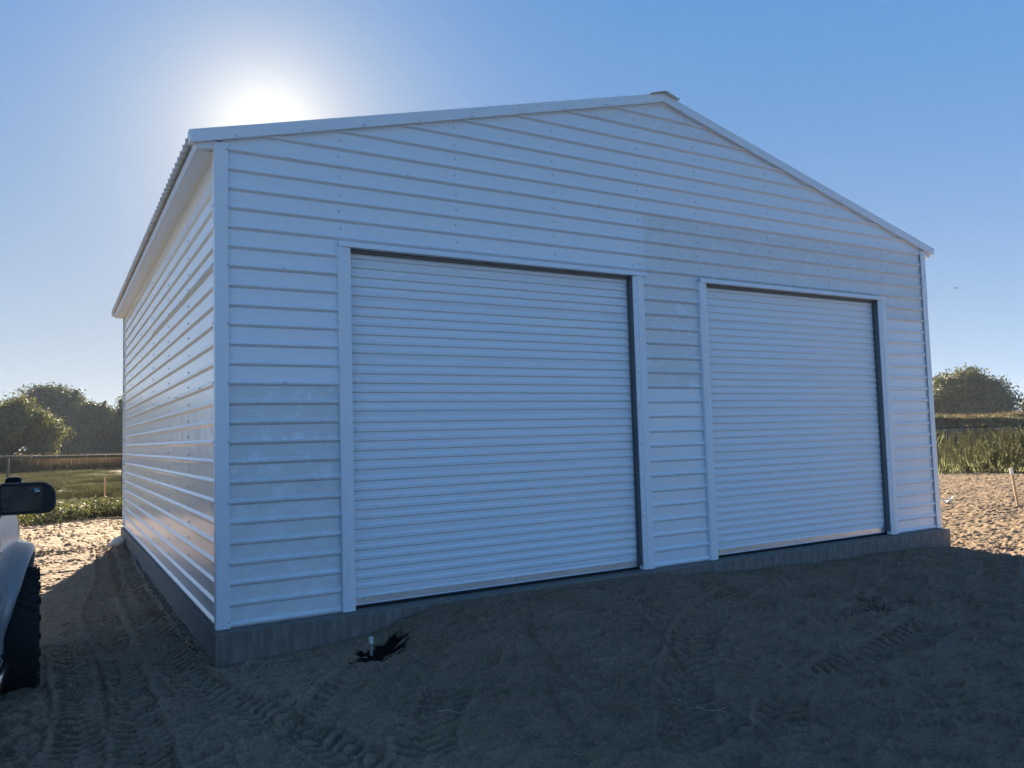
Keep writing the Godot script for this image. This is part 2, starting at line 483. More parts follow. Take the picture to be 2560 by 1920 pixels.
# ------------------------------------------------------------------ ground
# wheel tracks: x, z pairs; half width, pitch, depth, tilt
const TRACKS := [
	[[-0.33, -8.6, -0.39, -6.4, -0.47, -4.7, -0.57, -3.75, -0.645, -3.2, -0.658, -2.8, -0.645, -2.3, -0.64, -1.4, -0.66, -0.3, -0.65, 1.15, -0.68, 2.3], 0.150, 0.100, 0.054, 0.55],
	[[-0.16, -8.2, -0.238, -6.0, -0.28, -3.9, -0.28, -2.2, -0.282, -0.7, -0.271, 0.04, -0.2, 0.6, -0.02, 1.2, 0.2, 1.9, 0.35, 2.6], 0.150, 0.100, 0.054, 0.55],
	[[-0.95, -1.6, -0.93, -0.7, -0.90, 0.1, -0.92, 0.6, -0.97, 1.4], 0.150, 0.102, 0.052, 0.55],
	[[5.3, 2.25, 4.6, 2.45, 4.2, 2.53, 3.9, 2.55, 3.3, 2.72], 0.20, 0.115, 0.046, 0.8],
	[[9.2, 0.62, 8.72, 0.96, 8.04, 1.32, 7.5, 1.58, 6.9, 1.75], 0.17, 0.13, 0.046, 0.55],
	[[4.75, 0.72, 4.1, 1.05, 3.5, 1.25], 0.13, 0.115, 0.040, 0.8],
	[[0.75, 0.72, 0.55, 1.05, 0.33, 1.42, 0.0, 1.9], 0.16, 0.115, 0.046, 0.7],
	[[1.25, 1.35, 0.98, 1.75, 0.72, 2.1, 0.55, 2.5], 0.17, 0.115, 0.046, 0.7],
	[[3.9, 1.15, 3.1, 1.7, 2.3, 2.45, 1.7, 3.2], 0.17, 0.12, 0.034, 0.7],
	[[6.9, 1.0, 6.0, 1.45, 5.2, 1.75, 4.3, 2.0], 0.18, 0.12, 0.034, 0.7],
	[[2.9, 2.75, 2.55, 3.0, 2.2, 3.3], 0.14, 0.115, 0.046, 0.6],
]

func on_track(x: float, z: float) -> bool:
	for t in TRACKS:
		var a: Array = t[0]
		for i in range(0, a.size() - 2, 2):
			var p := Vector2(a[i], a[i + 1])
			var q := Vector2(a[i + 2], a[i + 3])
			if (Geometry2D.get_closest_point_to_segment(Vector2(x, z), p, q) - Vector2(x, z)).length() < t[1] * 1.1: return true
	return false

var gx := PackedFloat32Array()
var gz := PackedFloat32Array()
var gh := PackedFloat32Array()
var wet := PackedFloat32Array()
var NX := 0
var NZ := 0

func lines(spec: Array) -> PackedFloat32Array:
	var out := PackedFloat32Array()
	for s in spec:
		var n := int(round((s[1] - s[0]) / s[2]))
		for i in n: out.append(lerpf(s[0], s[1], float(i) / n))
	out.append(spec[-1][1])
	return out

func grown(from: float, to: float, first: float) -> PackedFloat32Array:
	var out := PackedFloat32Array()
	var step := first
	var v := from
	while v < to:
		v += step
		step *= 1.28
		out.append(v)
	return out

func bank(x: float) -> float:
	var t := [[-1.5, -0.262], [-0.05, -0.232], [0.41, -0.214], [0.9, -0.206], [1.10, -0.190], [1.25, -0.150], [1.45, -0.082], [1.73, -0.016], [2.0, -0.010], [2.55, -0.014], [3.4, -0.011], [3.95, -0.016], [4.19, -0.045], [4.51, -0.086], [4.81, -0.100], [5.2, -0.130], [6.2, -0.155], [7.3, -0.175], [8.1, -0.180], [9.1, -0.243], [11.0, -0.262]]
	if x <= t[0][0] or x >= t[-1][0]: return BASE
	for i in t.size() - 1:
		if x < t[i + 1][0]: return lerpf(t[i][1], t[i + 1][1], smoothstep(0.0, 1.0, (x - t[i][0]) / (t[i + 1][0] - t[i][0])) * 0.5 + (x - t[i][0]) / (t[i + 1][0] - t[i][0]) * 0.5)
	return BASE

func find(a: PackedFloat32Array, v: float) -> int:
	return clampi(a.bsearch(v), 0, a.size() - 1)

# one dent with a raised rim; the far side of each is steeper, as shoes and wheels leave them
func dent(cx: float, cz: float, ang: float, la: float, lb: float, deep: float) -> void:
	var r := la * 1.45
	var i0 := find(gx, cx - r)
	var i1 := find(gx, cx + r)
	var j0 := find(gz, cz - r)
	var j1 := find(gz, cz + r)
	var ca := cos(ang)
	var sa := sin(ang)
	for j in range(j0, j1):
		var dz := gz[j] - cz
		for i in range(i0, i1):
			var dx := gx[i] - cx
			var u := (dx * ca + dz * sa) / la
			var v := (-dx * sa + dz * ca) / lb
			var q := u * u + v * v
			if q > 2.1: continue
			var h := 0.0
			if q < 1.0: h = -deep * (1.0 - q * q) * (1.0 + 0.5 * u)
			h += deep * 0.62 * exp(-pow((sqrt(q) - 1.12) / 0.17, 2.0)) * (1.0 + 0.6 * v)
			gh[j * NX + i] += h

# a strip printed along a polyline: lugs in a herringbone, or a plain groove when pitch is 0
func track(pts: Array, half: float, pitch: float, deep: float, tilt := 0.55, sink := 0.15, fade := 0.25) -> void:
	var s0 := 0.0
	var total := 0.0
	for i in pts.size() - 1: total += (pts[i + 1] - pts[i]).length()
	var wob := noise(2.2, 31, 2)
	for k in pts.size() - 1:
		var a: Vector2 = pts[k]
		var b: Vector2 = pts[k + 1]
		var d := (b - a).normalized()
		var seg := (b - a).length()
		var r := half * 1.35
		var i0 := find(gx, minf(a.x, b.x) - r)
		var i1 := find(gx, maxf(a.x, b.x) + r)
		var j0 := find(gz, minf(a.y, b.y) - r)
		var j1 := find(gz, maxf(a.y, b.y) + r)
		for j in range(j0, j1 + 1):
			for i in range(i0, i1 + 1):
				var p := Vector2(gx[i], gz[j]) - a
				var along := p.dot(d)
				if along < 0.0 or along >= seg: continue
				var n := wob.get_noise_2d(gx[i], gz[j])
				var off := d.cross(p) / half + n * 0.14
				var e := absf(off)
				if e > 1.3: continue
				var s := s0 + along
				var keep := smoothstep(0.0, fade, s) * smoothstep(0.0, fade, total - s) * clampf(0.85 + 0.9 * wob.get_noise_2d(gx[i] * 0.45 + 40.0, gz[j] * 0.45), 0.15, 1.0)
				var h := 0.0
				if pitch > 0.0:
					var ph := fposmod((s + e * half * tilt + (pitch * 0.5 if off > 0 else 0.0)) / pitch + n * 0.15, 1.0)
					var lug := smoothstep(0.0, 0.14, ph) - smoothstep(0.36, 0.58, ph)
					var edge := smoothstep(1.0, 0.88, e) * smoothstep(0.0, 0.06, e)
					h = -deep * lug * edge - deep * sink * smoothstep(1.04, 0.9, e)
				else:
					h = -deep * smoothstep(1.0, 0.55, e)
				h += deep * 0.32 * exp(-pow((e - 1.12) / 0.1, 2.0))
				gh[j * NX + i] += h * keep
		s0 += seg

func levee_y(x: float, z: float) -> float:
	# an earth bank running behind everything
	var pts := [Vector2(-260, -120), Vector2(-60, -104), Vector2(8, -100), Vector2(48, -62), Vector2(66, -30), Vector2(92, 20), Vector2(150, 120)]
	var best := 1e9
	for i in pts.size() - 1:
		var a: Vector2 = pts[i]
		var ab: Vector2 = pts[i + 1] - a
		var p := Vector2(x, z) - a
		var t := clampf(p.dot(ab) / ab.length_squared(), 0.0, 1.0)
		best = minf(best, (p - ab * t).length())
	return 2.05 * (1.0 - smoothstep(2.5, 8.5 if x < 25.0 else 15.0, best))

func ground_y(x: float, z: float) -> float:
	return gh[find(gz, z) * NX + find(gx, x)]

func build_ground() -> void:
	var xs := grown(2.6, 1600, 0.06)
	xs.reverse()
	for i in xs.size(): xs[i] = -xs[i]
	gx = xs
	gx.append_array(lines([[-2.6, 1.0, 0.0145], [1.0, 6.4, 0.019], [6.4, 10.6, 0.030], [10.6, 26.0, 0.085]]))
	gx.append_array(grown(26.0, 1600, 0.2))
	var zs := grown(18.0, 1600, 0.5)
	zs.reverse()
	for i in zs.size(): zs[i] = -zs[i]
	gz = zs
	gz.append_array(lines([[-18.0, -8.6, 0.055], [-8.6, -5.0, 0.022], [-5.0, -2.5, 0.016], [-2.5, 2.4, 0.0115], [2.4, 4.1, 0.016], [4.1, 8.0, 0.1]]))
	gz.append_array(grown(8.0, 1600, 0.15))
	NX = gx.size()
	NZ = gz.size()
	gh.resize(NX * NZ)
	wet.resize(NX * NZ)
	var n1 := noise(0.55, 3, 3)
	var n2 := noise(2.6, 4, 3)
	var n3 := noise(9.0, 8, 2)
	var n4 := noise(5.0, 9, 2)
	var nr := noise(3.4, 12, 3)
	nr.fractal_type = FastNoiseLite.FRACTAL_RIDGED
	for j in NZ:
		var z := gz[j]
		for i in NX:
			var x := gx[i]
			if x > 0.3 and x < 8.7 and z > -8.7 and z < -0.3:
				gh[j * NX + i] = BASE
				continue
			var far := maxf(absf(x - 5.0), absf(z))
			var h := BASE
			if far < 40.0:
				if z > 0.09 and z < 3.2 and x > -1.5 and x < 11.0:
					var f := 1.0 - smoothstep(0.0, 1.0, (z - 0.11) / lerpf(1.0, 2.6, smoothstep(0.8, 3.0, x)))
					h += (bank(x) - BASE) * f
				elif x < -0.02 and x > -0.6 and z < 0.2 and z > -9.4:
					h += 0.035 * (1.0 - smoothstep(0.0, 0.35, -x - 0.04)) + 0.05 * smoothstep(-5.0, -9.0, z) * (1.0 - smoothstep(0.0, 0.5, -x - 0.04))
				var flat := 1.0
				if z > 0.05 and z < 0.5 and x > 1.6 and x < 4.1: flat = 0.15 + 0.85 * smoothstep(0.12, 0.5, z)
				var a := 0.032 * n1.get_noise_2d(x, z)
				if far < 28.0 and z > -16.0:
					a += 0.017 * n2.get_noise_2d(x, z) + 0.0065 * n3.get_noise_2d(x, z) + 0.020 * maxf(0.0, nr.get_noise_2d(x, z * 1.5) - 0.1)
					if z < -9.0 or x > 9.3: a += 0.009 * n4.get_noise_2d(x * 0.7, z * 1.6)
				h += a * flat
			elif far < 400.0:
				h += 0.08 * n1.get_noise_2d(x * 0.1, z * 0.1)
				h += levee_y(x, z)
			else:
				h -= 0.2
			gh[j * NX + i] = h
	# footprints and scuffs
	var r := RandomNumberGenerator.new()
	r.seed = 11
	for i in 2400:
		var x := r.randf_range(-2.6, 10.5)
		var z := r.randf_range(0.25, 4.6)
		if z > 4.6 - (x - 3.0) * 0.1 and x > 3.0: continue
		if on_track(x, z) and r.randf() < 0.85: continue
		var s := r.randf_range(0.045, 0.135)
		dent(x, z, r.randf_range(-0.6, 0.9) + (PI / 2 if r.randf() < 0.25 else 0.0), s, s * r.randf_range(0.28, 0.55), r.randf_range(0.006, 0.015) * (1.0 + s * 3.0))
	for i in 800:
		var x := r.randf_range(-2.6, -0.08)
		var z := r.randf_range(-9.0, 0.3)
		if on_track(x, z) and r.randf() < 0.93: continue
		var s := r.randf_range(0.05, 0.15)
		dent(x, z, r.randf_range(-0.5, 0.5), s, s * r.randf_range(0.3, 0.6), r.randf_range(0.006, 0.016))
	for i in 2600:
		var x := r.randf_range(-3.0, 1.5)
		var z := r.randf_range(-15.0, -8.0)
		var s := r.randf_range(0.07, 0.20)
		dent(x, z, r.randf_range(-0.4, 0.4), s, s * r.randf_range(0.4, 0.7), r.randf_range(0.006, 0.018))
	for i in 2600:
		var x := r.randf_range(8.6, 25.0)
		var z := r.randf_range(-9.0, 1.2)
		var s := r.randf_range(0.10, 0.22)
		dent(x, z, r.randf_range(0.2, 1.2), s, s * r.randf_range(0.35, 0.6), r.randf_range(0.002, 0.006))
	# wheel tracks
	var V := func(a: Array) -> Array:
		var o := []
		for i in range(0, a.size(), 2): o.append(Vector2(a[i], a[i + 1]))
		return o
	for t in TRACKS: track(V.call(t[0]), t[1], t[2], t[3], t[4])
	for g in [[3.085, 0.9, 2.95, 1.4, 2.79, 1.75, 2.6, 2.22, 2.4, 2.66, 2.28, 3.05, 2.0, 3.5], [3.2, 0.7, 3.27, 1.75, 3.23, 2.1, 3.24, 2.4, 3.19, 2.85, 3.05, 3.4], [2.35, 0.55, 2.05, 1.05, 1.9, 1.7, 1.75, 2.5], [1.75, 1.7, 1.5, 2.3, 1.35, 2.9], [-1.13, -0.3, -1.1, 0.3, -1.09, 0.5, -1.04, 0.95], [3.6, 1.4, 3.75, 2.0, 3.7, 2.6, 3.4, 3.2]]:
		track(V.call(g), 0.032, 0.0, 0.020)
	# the wet hollow beside the standpipe
	var nw := noise(7.0, 21, 3)
	for j in range(find(gz, 0.112), find(gz, 1.2)):
		for i in range(find(gx, 0.4), find(gx, 1.8)):
			var x := gx[i]
			var z := gz[j]
			var u := (x - 1.07) * 0.86 - (z - 0.50) * 0.5
			var v := (x - 1.07) * 0.5 + (z - 0.50) * 0.86
			var q := sqrt(pow(u / 0.30, 2.0) + pow(v / 0.135, 2.0)) + nw.get_noise_2d(x * 0.8, z * 2.2) * 0.75
			gh[j * NX + i] -= 0.03 * (1.0 - smoothstep(0.3, 1.3, q))
			wet[j * NX + i] = 1.0 - smoothstep(0.80, 0.92, q)
	# build one sheet, leaving out what lies under the slab
	var P := PackedVector3Array()
	var N := PackedVector3Array()
	var C := PackedColorArray()
	P.resize(NX * NZ)
	N.resize(NX * NZ)
	C.resize(NX * NZ)
	var c1 := noise(0.35, 51, 3)
	var c2 := noise(1.7, 52, 3)
	var sand := Color(0.345, 0.252, 0.168)
	var dark := Color(0.25, 0.18, 0.122)
	var straw := Color(0.37, 0.275, 0.170)
	var field := Color(0.22, 0.215, 0.12)
	var brown := Color(0.20, 0.12, 0.062)
	for j in NZ:
		var z := gz[j]
		var jm := maxi(j - 1, 0)
		var jp := mini(j + 1, NZ - 1)
		for i in NX:
			var k := j * NX + i
			var x := gx[i]
			P[k] = Vector3(x, gh[k], z)
			N[k] = Vector3.UP
			if x > 0.3 and x < 8.7 and z > -8.7 and z < -0.3: continue
			var im := maxi(i - 1, 0)
			var ip := mini(i + 1, NX - 1)
			N[k] = Vector3(-(gh[j * NX + ip] - gh[j * NX + im]) / (gx[ip] - gx[im]), 1.0, -(gh[jp * NX + i] - gh[jm * NX + i]) / (gz[jp] - gz[jm])).normalized()
			var a := c1.get_noise_2d(x, z)
			var b := c2.get_noise_2d(x, z)
			var c := sand.lerp(dark, clampf(0.35 + 0.9 * a + 0.5 * b, 0.0, 1.0) * 0.75)
			c = c.lerp(straw, clampf(b * 1.6 - 0.25, 0.0, 0.7))
			# paler ground beside the building, darker ground before the doors
			var before_doors := smoothstep(0.3, 2.2, x + a * 0.8) * (1.0 - smoothstep(8.5, 11.0, x)) * smoothstep(0.0, 0.3, z)
			c = c.lerp(Color(0.32, 0.228, 0.165).lerp(dark, clampf(0.4 + b, 0.0, 0.8)), before_doors * 0.8)
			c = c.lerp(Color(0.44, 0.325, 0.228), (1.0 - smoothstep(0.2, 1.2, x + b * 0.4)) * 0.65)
			var f := smoothstep(-14.2, -16.5, z + a * 1.5)
			f = maxf(f, smoothstep(-3.6, -5.0, x + a))  # unseen ground far left, field coloured to dim the bounce under the eave
			if x > 8.0: f = smoothstep(0.0, 2.5, (x - 22.5 + a) * 0.86 - (z + 9.0) * 0.5)
			if f > 0.0:
				c = c.lerp(field.lerp(straw, clampf(b * 1.3, 0.0, 0.6)), f)
				if x < 20.0 and z < -55.0: c = c.lerp(brown, 0.8)
			# unseen ground around the viewer, darkened to cut warm bounce onto the walls
			c = c.lerp(Color(0.072, 0.070, 0.040), maxf(smoothstep(8.0, 11.5, z + a * 3.0), maxf(smoothstep(2.0, 4.5, z + a) * smoothstep(8.0, 10.5, x), smoothstep(-2.6, -3.6, x + a * 0.6) * smoothstep(-13.0, -9.0, z))))
			var w := wet[k]
			if w > 0.0: c = c.lerp(Color(0.012, 0.010, 0.008), w)
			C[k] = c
	var idx := PackedInt32Array()
	for j in NZ - 1:
		for i in NX - 1:
			if gx[i] > 0.06 and gx[i + 1] < 9.0 and gz[j] > -9.0 and gz[j + 1] < 0.02: continue
			var a := j * NX + i
			idx.append_array(PackedInt32Array([a, a + 1, a + NX, a + 1, a + NX + 1, a + NX]))
	var arr := []
	arr.resize(Mesh.ARRAY_MAX)
	arr[Mesh.ARRAY_VERTEX] = P
	arr[Mesh.ARRAY_NORMAL] = N
	arr[Mesh.ARRAY_COLOR] = C
	arr[Mesh.ARRAY_INDEX] = idx
	var me := ArrayMesh.new()
	me.add_surface_from_arrays(Mesh.PRIMITIVE_TRIANGLES, arr)
	var o := mesh_node("ground", me, M.ground, self)
	o.set_meta("kind", "structure")
	tag(o, "sandy dirt yard with wheel tracks and footprints, running out into a weedy field", "ground")

# ------------------------------------------------------------------ plants
func leaf_mesh(blobs: Array, count: int, size: float, r: RandomNumberGenerator, shade: Color, vary: float, droop := 0.0) -> ArrayMesh:
	var P := PackedVector3Array()
	var N := PackedVector3Array()
	var C := PackedColorArray()
	var weight := []
	var sum := 0.0
	for b in blobs:
		sum += b[1].x * b[1].y
		weight.append(sum)
	for k in count:
		var pick := r.randf() * sum
		var bi := 0
		while bi < blobs.size() - 1 and weight[bi] < pick: bi += 1
		var b = blobs[bi]
		var d := Vector3(r.randfn(), r.randfn(), r.randfn()).normalized()
		var rad := pow(r.randf(), 0.42) * (1.0 + 0.26 * r.randfn())
		var c: Vector3 = b[0] + d * b[1] * rad
		c.y -= droop * r.randf()
		var n := (d + Vector3(r.randfn(), r.randfn() + 0.5, r.randfn()) * 0.8).normalized()
		var t := n.cross(Vector3(r.randfn(), r.randfn(), r.randfn())).normalized()
		var q := n.cross(t)
		var s := size * r.randf_range(0.5, 1.25)
		var tint := shade * r.randf_range(1.0 - vary, 1.0 + vary)
		tint.r *= r.randf_range(0.9, 1.15)
		var v := [c - t * s, c + q * s * 0.45, c + t * s, c - q * s * 0.45]
		for m in [0, 1, 2, 0, 2, 3]:
			P.append(v[m])
			N.append(n)
			C.append(tint)
	var arr := []
	arr.resize(Mesh.ARRAY_MAX)
	arr[Mesh.ARRAY_VERTEX] = P
	arr[Mesh.ARRAY_NORMAL] = N
	arr[Mesh.ARRAY_COLOR] = C
	var me := ArrayMesh.new()
	me.add_surface_from_arrays(Mesh.PRIMITIVE_TRIANGLES, arr)
	return me

func tree(called: String, label: String, at: Vector3, high: float, wide: float, from: float, count: int, size: float, s: int, shade: Color, lobes := 9, group := "trees beyond the field", wisps := 0.12) -> void:
	var r := RandomNumberGenerator.new()
	r.seed = s
	var T := thing(called, label, "tree", at, group)
	var st := sb()
	var tip := Vector3(r.randf_range(-0.3, 0.3), high * 0.72, r.randf_range(-0.3, 0.3))
	tube(st, [Vector3(0, -0.6, 0), Vector3(0.05, high * 0.25, 0), tip * 0.6 + Vector3(0.1, 0, 0), tip], [high * 0.035, high * 0.026, high * 0.016, high * 0.004], 7)
	var blobs := []
	for k in lobes:
		var a := TAU * (k + r.randf() * 0.7) / lobes * 2.4
		var f := sqrt((k + 0.5) / lobes)
		var dome := sqrt(maxf(0.0, 1.0 - pow(f * 0.86, 2.0)))
		var y := lerpf(from, high * 0.94, dome * (r.randf_range(0.80, 1.0) if k % 3 else r.randf_range(0.15, 0.65)))
		var rr := wide * 0.5 * f * r.randf_range(0.72, 0.88)
		var c := Vector3(cos(a) * rr, y, sin(a) * rr)
		var sz := wide * r.randf_range(0.09, 0.20)
		blobs.append([c, Vector3(sz, sz * r.randf_range(0.6, 0.9), sz)])
		tube(st, [tip * r.randf_range(0.25, 0.6), c * 0.6 + Vector3(0, high * 0.05, 0), c], [high * 0.013, high * 0.008, high * 0.002], 5)
	done("trunk", st, M.bark, T)
	var main := leaf_mesh(blobs, count, size, r, shade, 0.3)
	mesh_node("crown", main, M.leaf, T)
	# thin sprays that stand out of the outline
	var sprays := []
	for k in 16:
		var b: Array = blobs[r.randi() % blobs.size()]
		var d := Vector3(r.randfn(), absf(r.randfn()) * 1.2 + 0.3, r.randfn()).normalized()
		for m in 4: sprays.append([b[0] + d * b[1] * (0.95 + 0.16 * m), Vector3.ONE * wide * (0.035 - 0.006 * m)])
	mesh_node("twig_sprays", leaf_mesh(sprays, int(count * wisps), size * 0.7, r, shade, 0.3), M.leaf, T)

func blades(n: int, high: float, spread: float, width: float, r: RandomNumberGenerator, lean := 0.5) -> ArrayMesh:
	var P := PackedVector3Array()
	var N := PackedVector3Array()
	for k in n:
		var a := r.randf() * TAU
		var root := Vector3(cos(a), 0, sin(a)) * spread * sqrt(r.randf())
		var dir := (Vector3(root.x, 0, root.z).normalized() * lean * r.randf() + Vector3(r.randfn() * 0.25, 1, r.randfn() * 0.25)).normalized()
		var h := high * r.randf_range(0.45, 1.0)
		var side := dir.cross(Vector3(cos(a * 3.0), 0.1, sin(a * 3.0))).normalized() * width
		var mid := root + dir * h * 0.55
		var tip := root + (dir + Vector3(r.randfn() * 0.16, -0.08, r.randfn() * 0.16)).normalized() * h
		var nn := side.cross(dir).normalized()
		for v in [root - side, root + side, mid + side * 0.7, root - side, mid + side * 0.7, mid - side * 0.7, mid - side * 0.7, mid + side * 0.7, tip]:
			P.append(v)
			N.append(nn)
	var arr := []
	arr.resize(Mesh.ARRAY_MAX)
	arr[Mesh.ARRAY_VERTEX] = P
	arr[Mesh.ARRAY_NORMAL] = N
	var me := ArrayMesh.new()
	me.add_surface_from_arrays(Mesh.PRIMITIVE_TRIANGLES, arr)
	return me

# a tall weed: a few stems, each with many short upright side shoots
func weed_mesh(stems: int, shoots: int, r: RandomNumberGenerator) -> ArrayMesh:
	var P := PackedVector3Array()
	var N := PackedVector3Array()
	for k in stems:
		var a := r.randf() * TAU
		var root := Vector3(cos(a), 0, sin(a)) * 0.34 * r.randf()
		var dir := Vector3(cos(a) * 0.62 * r.randf() + 0.12, 1, sin(a) * 0.62 * r.randf()).normalized()
		var h := r.randf_range(0.6, 1.0)
		var sw := dir.cross(Vector3(1, 0, 0.3)).normalized() * 0.006
		for v in [root - sw, root + sw, root + dir * h]:
			P.append(v)
			N.append(Vector3.BACK)
		for m in shoots:
			var t := sqrt(r.randf_range(0.01, 1.0))
			var b := root + dir * h * t
			var az := r.randf() * TAU
			var d := (Vector3(cos(az) * 0.75, r.randf_range(0.5, 1.3), sin(az) * 0.75)).normalized()
			var l := r.randf_range(0.10, 0.26) * (1.15 - 0.6 * t)
			var s := d.cross(Vector3(r.randfn(), r.randfn(), r.randfn())).normalized() * r.randf_range(0.004, 0.008)
			var nn := s.cross(d).normalized()
			for v in [b - s * 0.4, b + d * l * 0.6 + s, b + d * l, b - s * 0.4, b + d * l, b + d * l * 0.6 - s]:
				P.append(v)
				N.append(nn)
	var arr := []
	arr.resize(Mesh.ARRAY_MAX)
	arr[Mesh.ARRAY_VERTEX] = P
	arr[Mesh.ARRAY_NORMAL] = N
	var me := ArrayMesh.new()
	me.add_surface_from_arrays(Mesh.PRIMITIVE_TRIANGLES, arr)
	return me

func scatter(called: String, label: String, category: String, mesh: Mesh, m: Material, places: Array) -> void:
	var mm := MultiMesh.new()
	mm.transform_format = MultiMesh.TRANSFORM_3D
	mm.use_colors = true
	mm.mesh = mesh
	mm.instance_count = places.size()
	for i in places.size():
		mm.set_instance_transform(i, places[i][0])
		mm.set_instance_color(i, places[i][1])
	var o := MultiMeshInstance3D.new()
	o.name = numbered(called)
	o.multimesh = mm
	o.material_override = m
	add_child(o, true)
	o.set_meta("kind", "stuff")
	tag(o, label, category)

func spot(x: float, z: float, turn: float, sc: Vector3, c: Color, sink := 0.0) -> Array:
	return [Transform3D(Basis(Vector3.UP, turn).scaled_local(sc), Vector3(x, ground_y(x, z) - sink, z)), c]

func build_plants() -> void:
	var r := RandomNumberGenerator.new()
	r.seed = 5
	# --- left field: low green weeds
	var tuft := blades(26, 1.0, 0.5, 0.010, r, 0.7)
	var fieldn := noise(0.16, 83, 2)
	var pl := []
	for i in 8000:
		var z := -14.5 - pow(r.randf(), 1.4) * 42.0
		var x := r.randf_range(-22.0, 14.0) if r.randf() < 0.35 else r.randf_range(-7.5, 2.5)
		var patch := fieldn.get_noise_2d(x, z * 0.6)
		if patch > 0.22 and r.randf() < 0.6: continue
		var h := (1.25 if patch < -0.12 else 1.0) * r.randf_range(0.14, 0.42) * (0.7 + 0.5 * sin(x * 0.9 + z * 0.35) * sin(z * 0.8))
		var g := r.randf_range(0.75, 1.25)
		pl.append(spot(x, z, r.randf() * TAU, Vector3(r.randf_range(0.5, 0.9), h, r.randf_range(0.5, 0.9)), Color(0.50, 0.57, 0.31).lerp(Color(0.66, 0.58, 0.37), pow(r.randf(), 2.0)) * g * (0.72 if patch < -0.12 else 1.05)))
	scatter("field_weeds", "low green and straw coloured weeds over the field behind the pipe fence", "weeds", tuft, M.grass, pl)
	# --- brown weeds behind the field
	pl = []
	for i in 3200:
		var x := r.randf_range(-45.0, 30.0) if r.randf() < 0.4 else r.randf_range(-10.0, 6.0)
		var z := r.randf_range(-76.0, -58.0)
		var g := r.randf_range(0.7, 1.25)
		pl.append(spot(x, z, r.randf() * TAU, Vector3(1.1, r.randf_range(0.8, 1.5), 1.1), Color(0.62, 0.42, 0.28).lerp(Color(0.40, 0.39, 0.24), 1.0 if r.randf() < 0.18 else 0.0) * g))
	scatter("brown_weeds", "band of dry reddish brown weeds behind the green field", "weeds", blades(24, 1.0, 0.5, 0.022, r, 0.5), M.grass, pl)
	pl = []
	for i in 5200:
		var t := r.randf()
		var a := Vector2(44, -62).lerp(Vector2(92, 12), t)
		var n := Vector2(-0.84, -0.54)
		var o := r.randf_range(-3.0, 15.0)
		var q := a + n * o
		var g := r.randf_range(0.75, 1.25)
		pl.append(spot(q.x, q.y, r.randf() * TAU, Vector3(1.2, r.randf_range(0.3, 0.75) * (1.0 if o < 6.0 else 0.8), 1.2), Color(0.66, 0.46, 0.32).lerp(Color(0.54, 0.57, 0.36), 1.0 if r.randf() < (0.10 if o < 7.5 else 0.8) else 0.0) * g))
	scatter("brown_weeds", "dry brown weeds on the low bank in front of the round tree", "weeds", blades(24, 1.0, 0.6, 0.03, r, 0.5), M.grass, pl)
	# --- right: tall pale green weeds at the edge of the yard
	var weeds := []
	for k in 3: weeds.append(weed_mesh(10, 46, r))
	for k in 3:
		pl = []
		for i in 620:
			# across: away from the edge of the weeds, along: beside it
			var across := pow(r.randf(), 1.5) * 22.0 + 0.3
			var along := r.randf_range(-16.0, 20.0)
			var edge := 0.5 * sin(along * 0.9) + 0.3 * sin(along * 2.3)
			var p := Vector2(24.2, -8.9) + Vector2(0.86, -0.5) * (across + edge) + Vector2(0.5, 0.86) * along
			var h := r.randf_range(0.55, 1.10) * (1.0 + 0.45 * smoothstep(3.0, 10.0, across)) * (1.0 + 0.25 * sin(p.x * 0.8) * sin(p.y * 0.7))
			if along < 2.0 and across < 13.0: h *= lerpf(0.62, 1.0, smoothstep(0.0, 2.0, along))
			if along < 2.0 and across > 4.0 and across < 13.0 and r.randf() < 0.6: continue
			var g := r.randf_range(0.8, 1.2)
			pl.append(spot(p.x, p.y, r.randf_range(-0.9, 0.9), Vector3(1.0, 1.0, 1.0) * h * Vector3(1.1, 1.0, 1.1), Color(0.56, 0.63, 0.40).lerp(Color(0.70, 0.62, 0.45), pow(r.randf(), 2.5)) * g))
		scatter("tall_weeds", ["feathery pale green weeds along the edge of the right yard", "bushy green weeds between the feathery ones at right", "straw tipped weeds standing among the green ones at right"][k], "weeds", weeds[k], M.grass, pl)
	pl = []
	for i in 1100:
		var across := r.randf_range(14.0, 27.0)
		var along := r.randf_range(-20.0, 34.0)
		var p := Vector2(24.2, -8.9) + Vector2(0.86, -0.5) * across + Vector2(0.5, 0.86) * along
		var h := r.randf_range(0.8, 1.2)
		var g := r.randf_range(0.8, 1.2)
		pl.append(spot(p.x, p.y, r.randf_range(-0.9, 0.9), Vector3(1.3, 1.0, 1.3) * h, Color(0.40, 0.45, 0.28).lerp(Color(0.54, 0.46, 0.33), pow(r.randf(), 2.0)) * g))
	scatter("tall_weeds", "belt of pale weeds behind the black pipe fence at right", "weeds", weeds[1], M.grass, pl)
	pl = []
	for i in 2600:
		var across := r.randf() * 20.0
		var along := r.randf_range(-16.0, 20.0)
		var p := Vector2(24.0, -9.0) + Vector2(0.86, -0.5) * across + Vector2(0.5, 0.86) * along
		var g := r.randf_range(0.7, 1.1)
		pl.append(spot(p.x, p.y, r.randf() * TAU, Vector3(0.7, r.randf_range(0.25, 0.55), 0.7), Color(0.22, 0.23, 0.125) * g))
	scatter("under_weeds", "short dark weeds under the tall ones at right", "weeds", tuft, M.grass, pl)
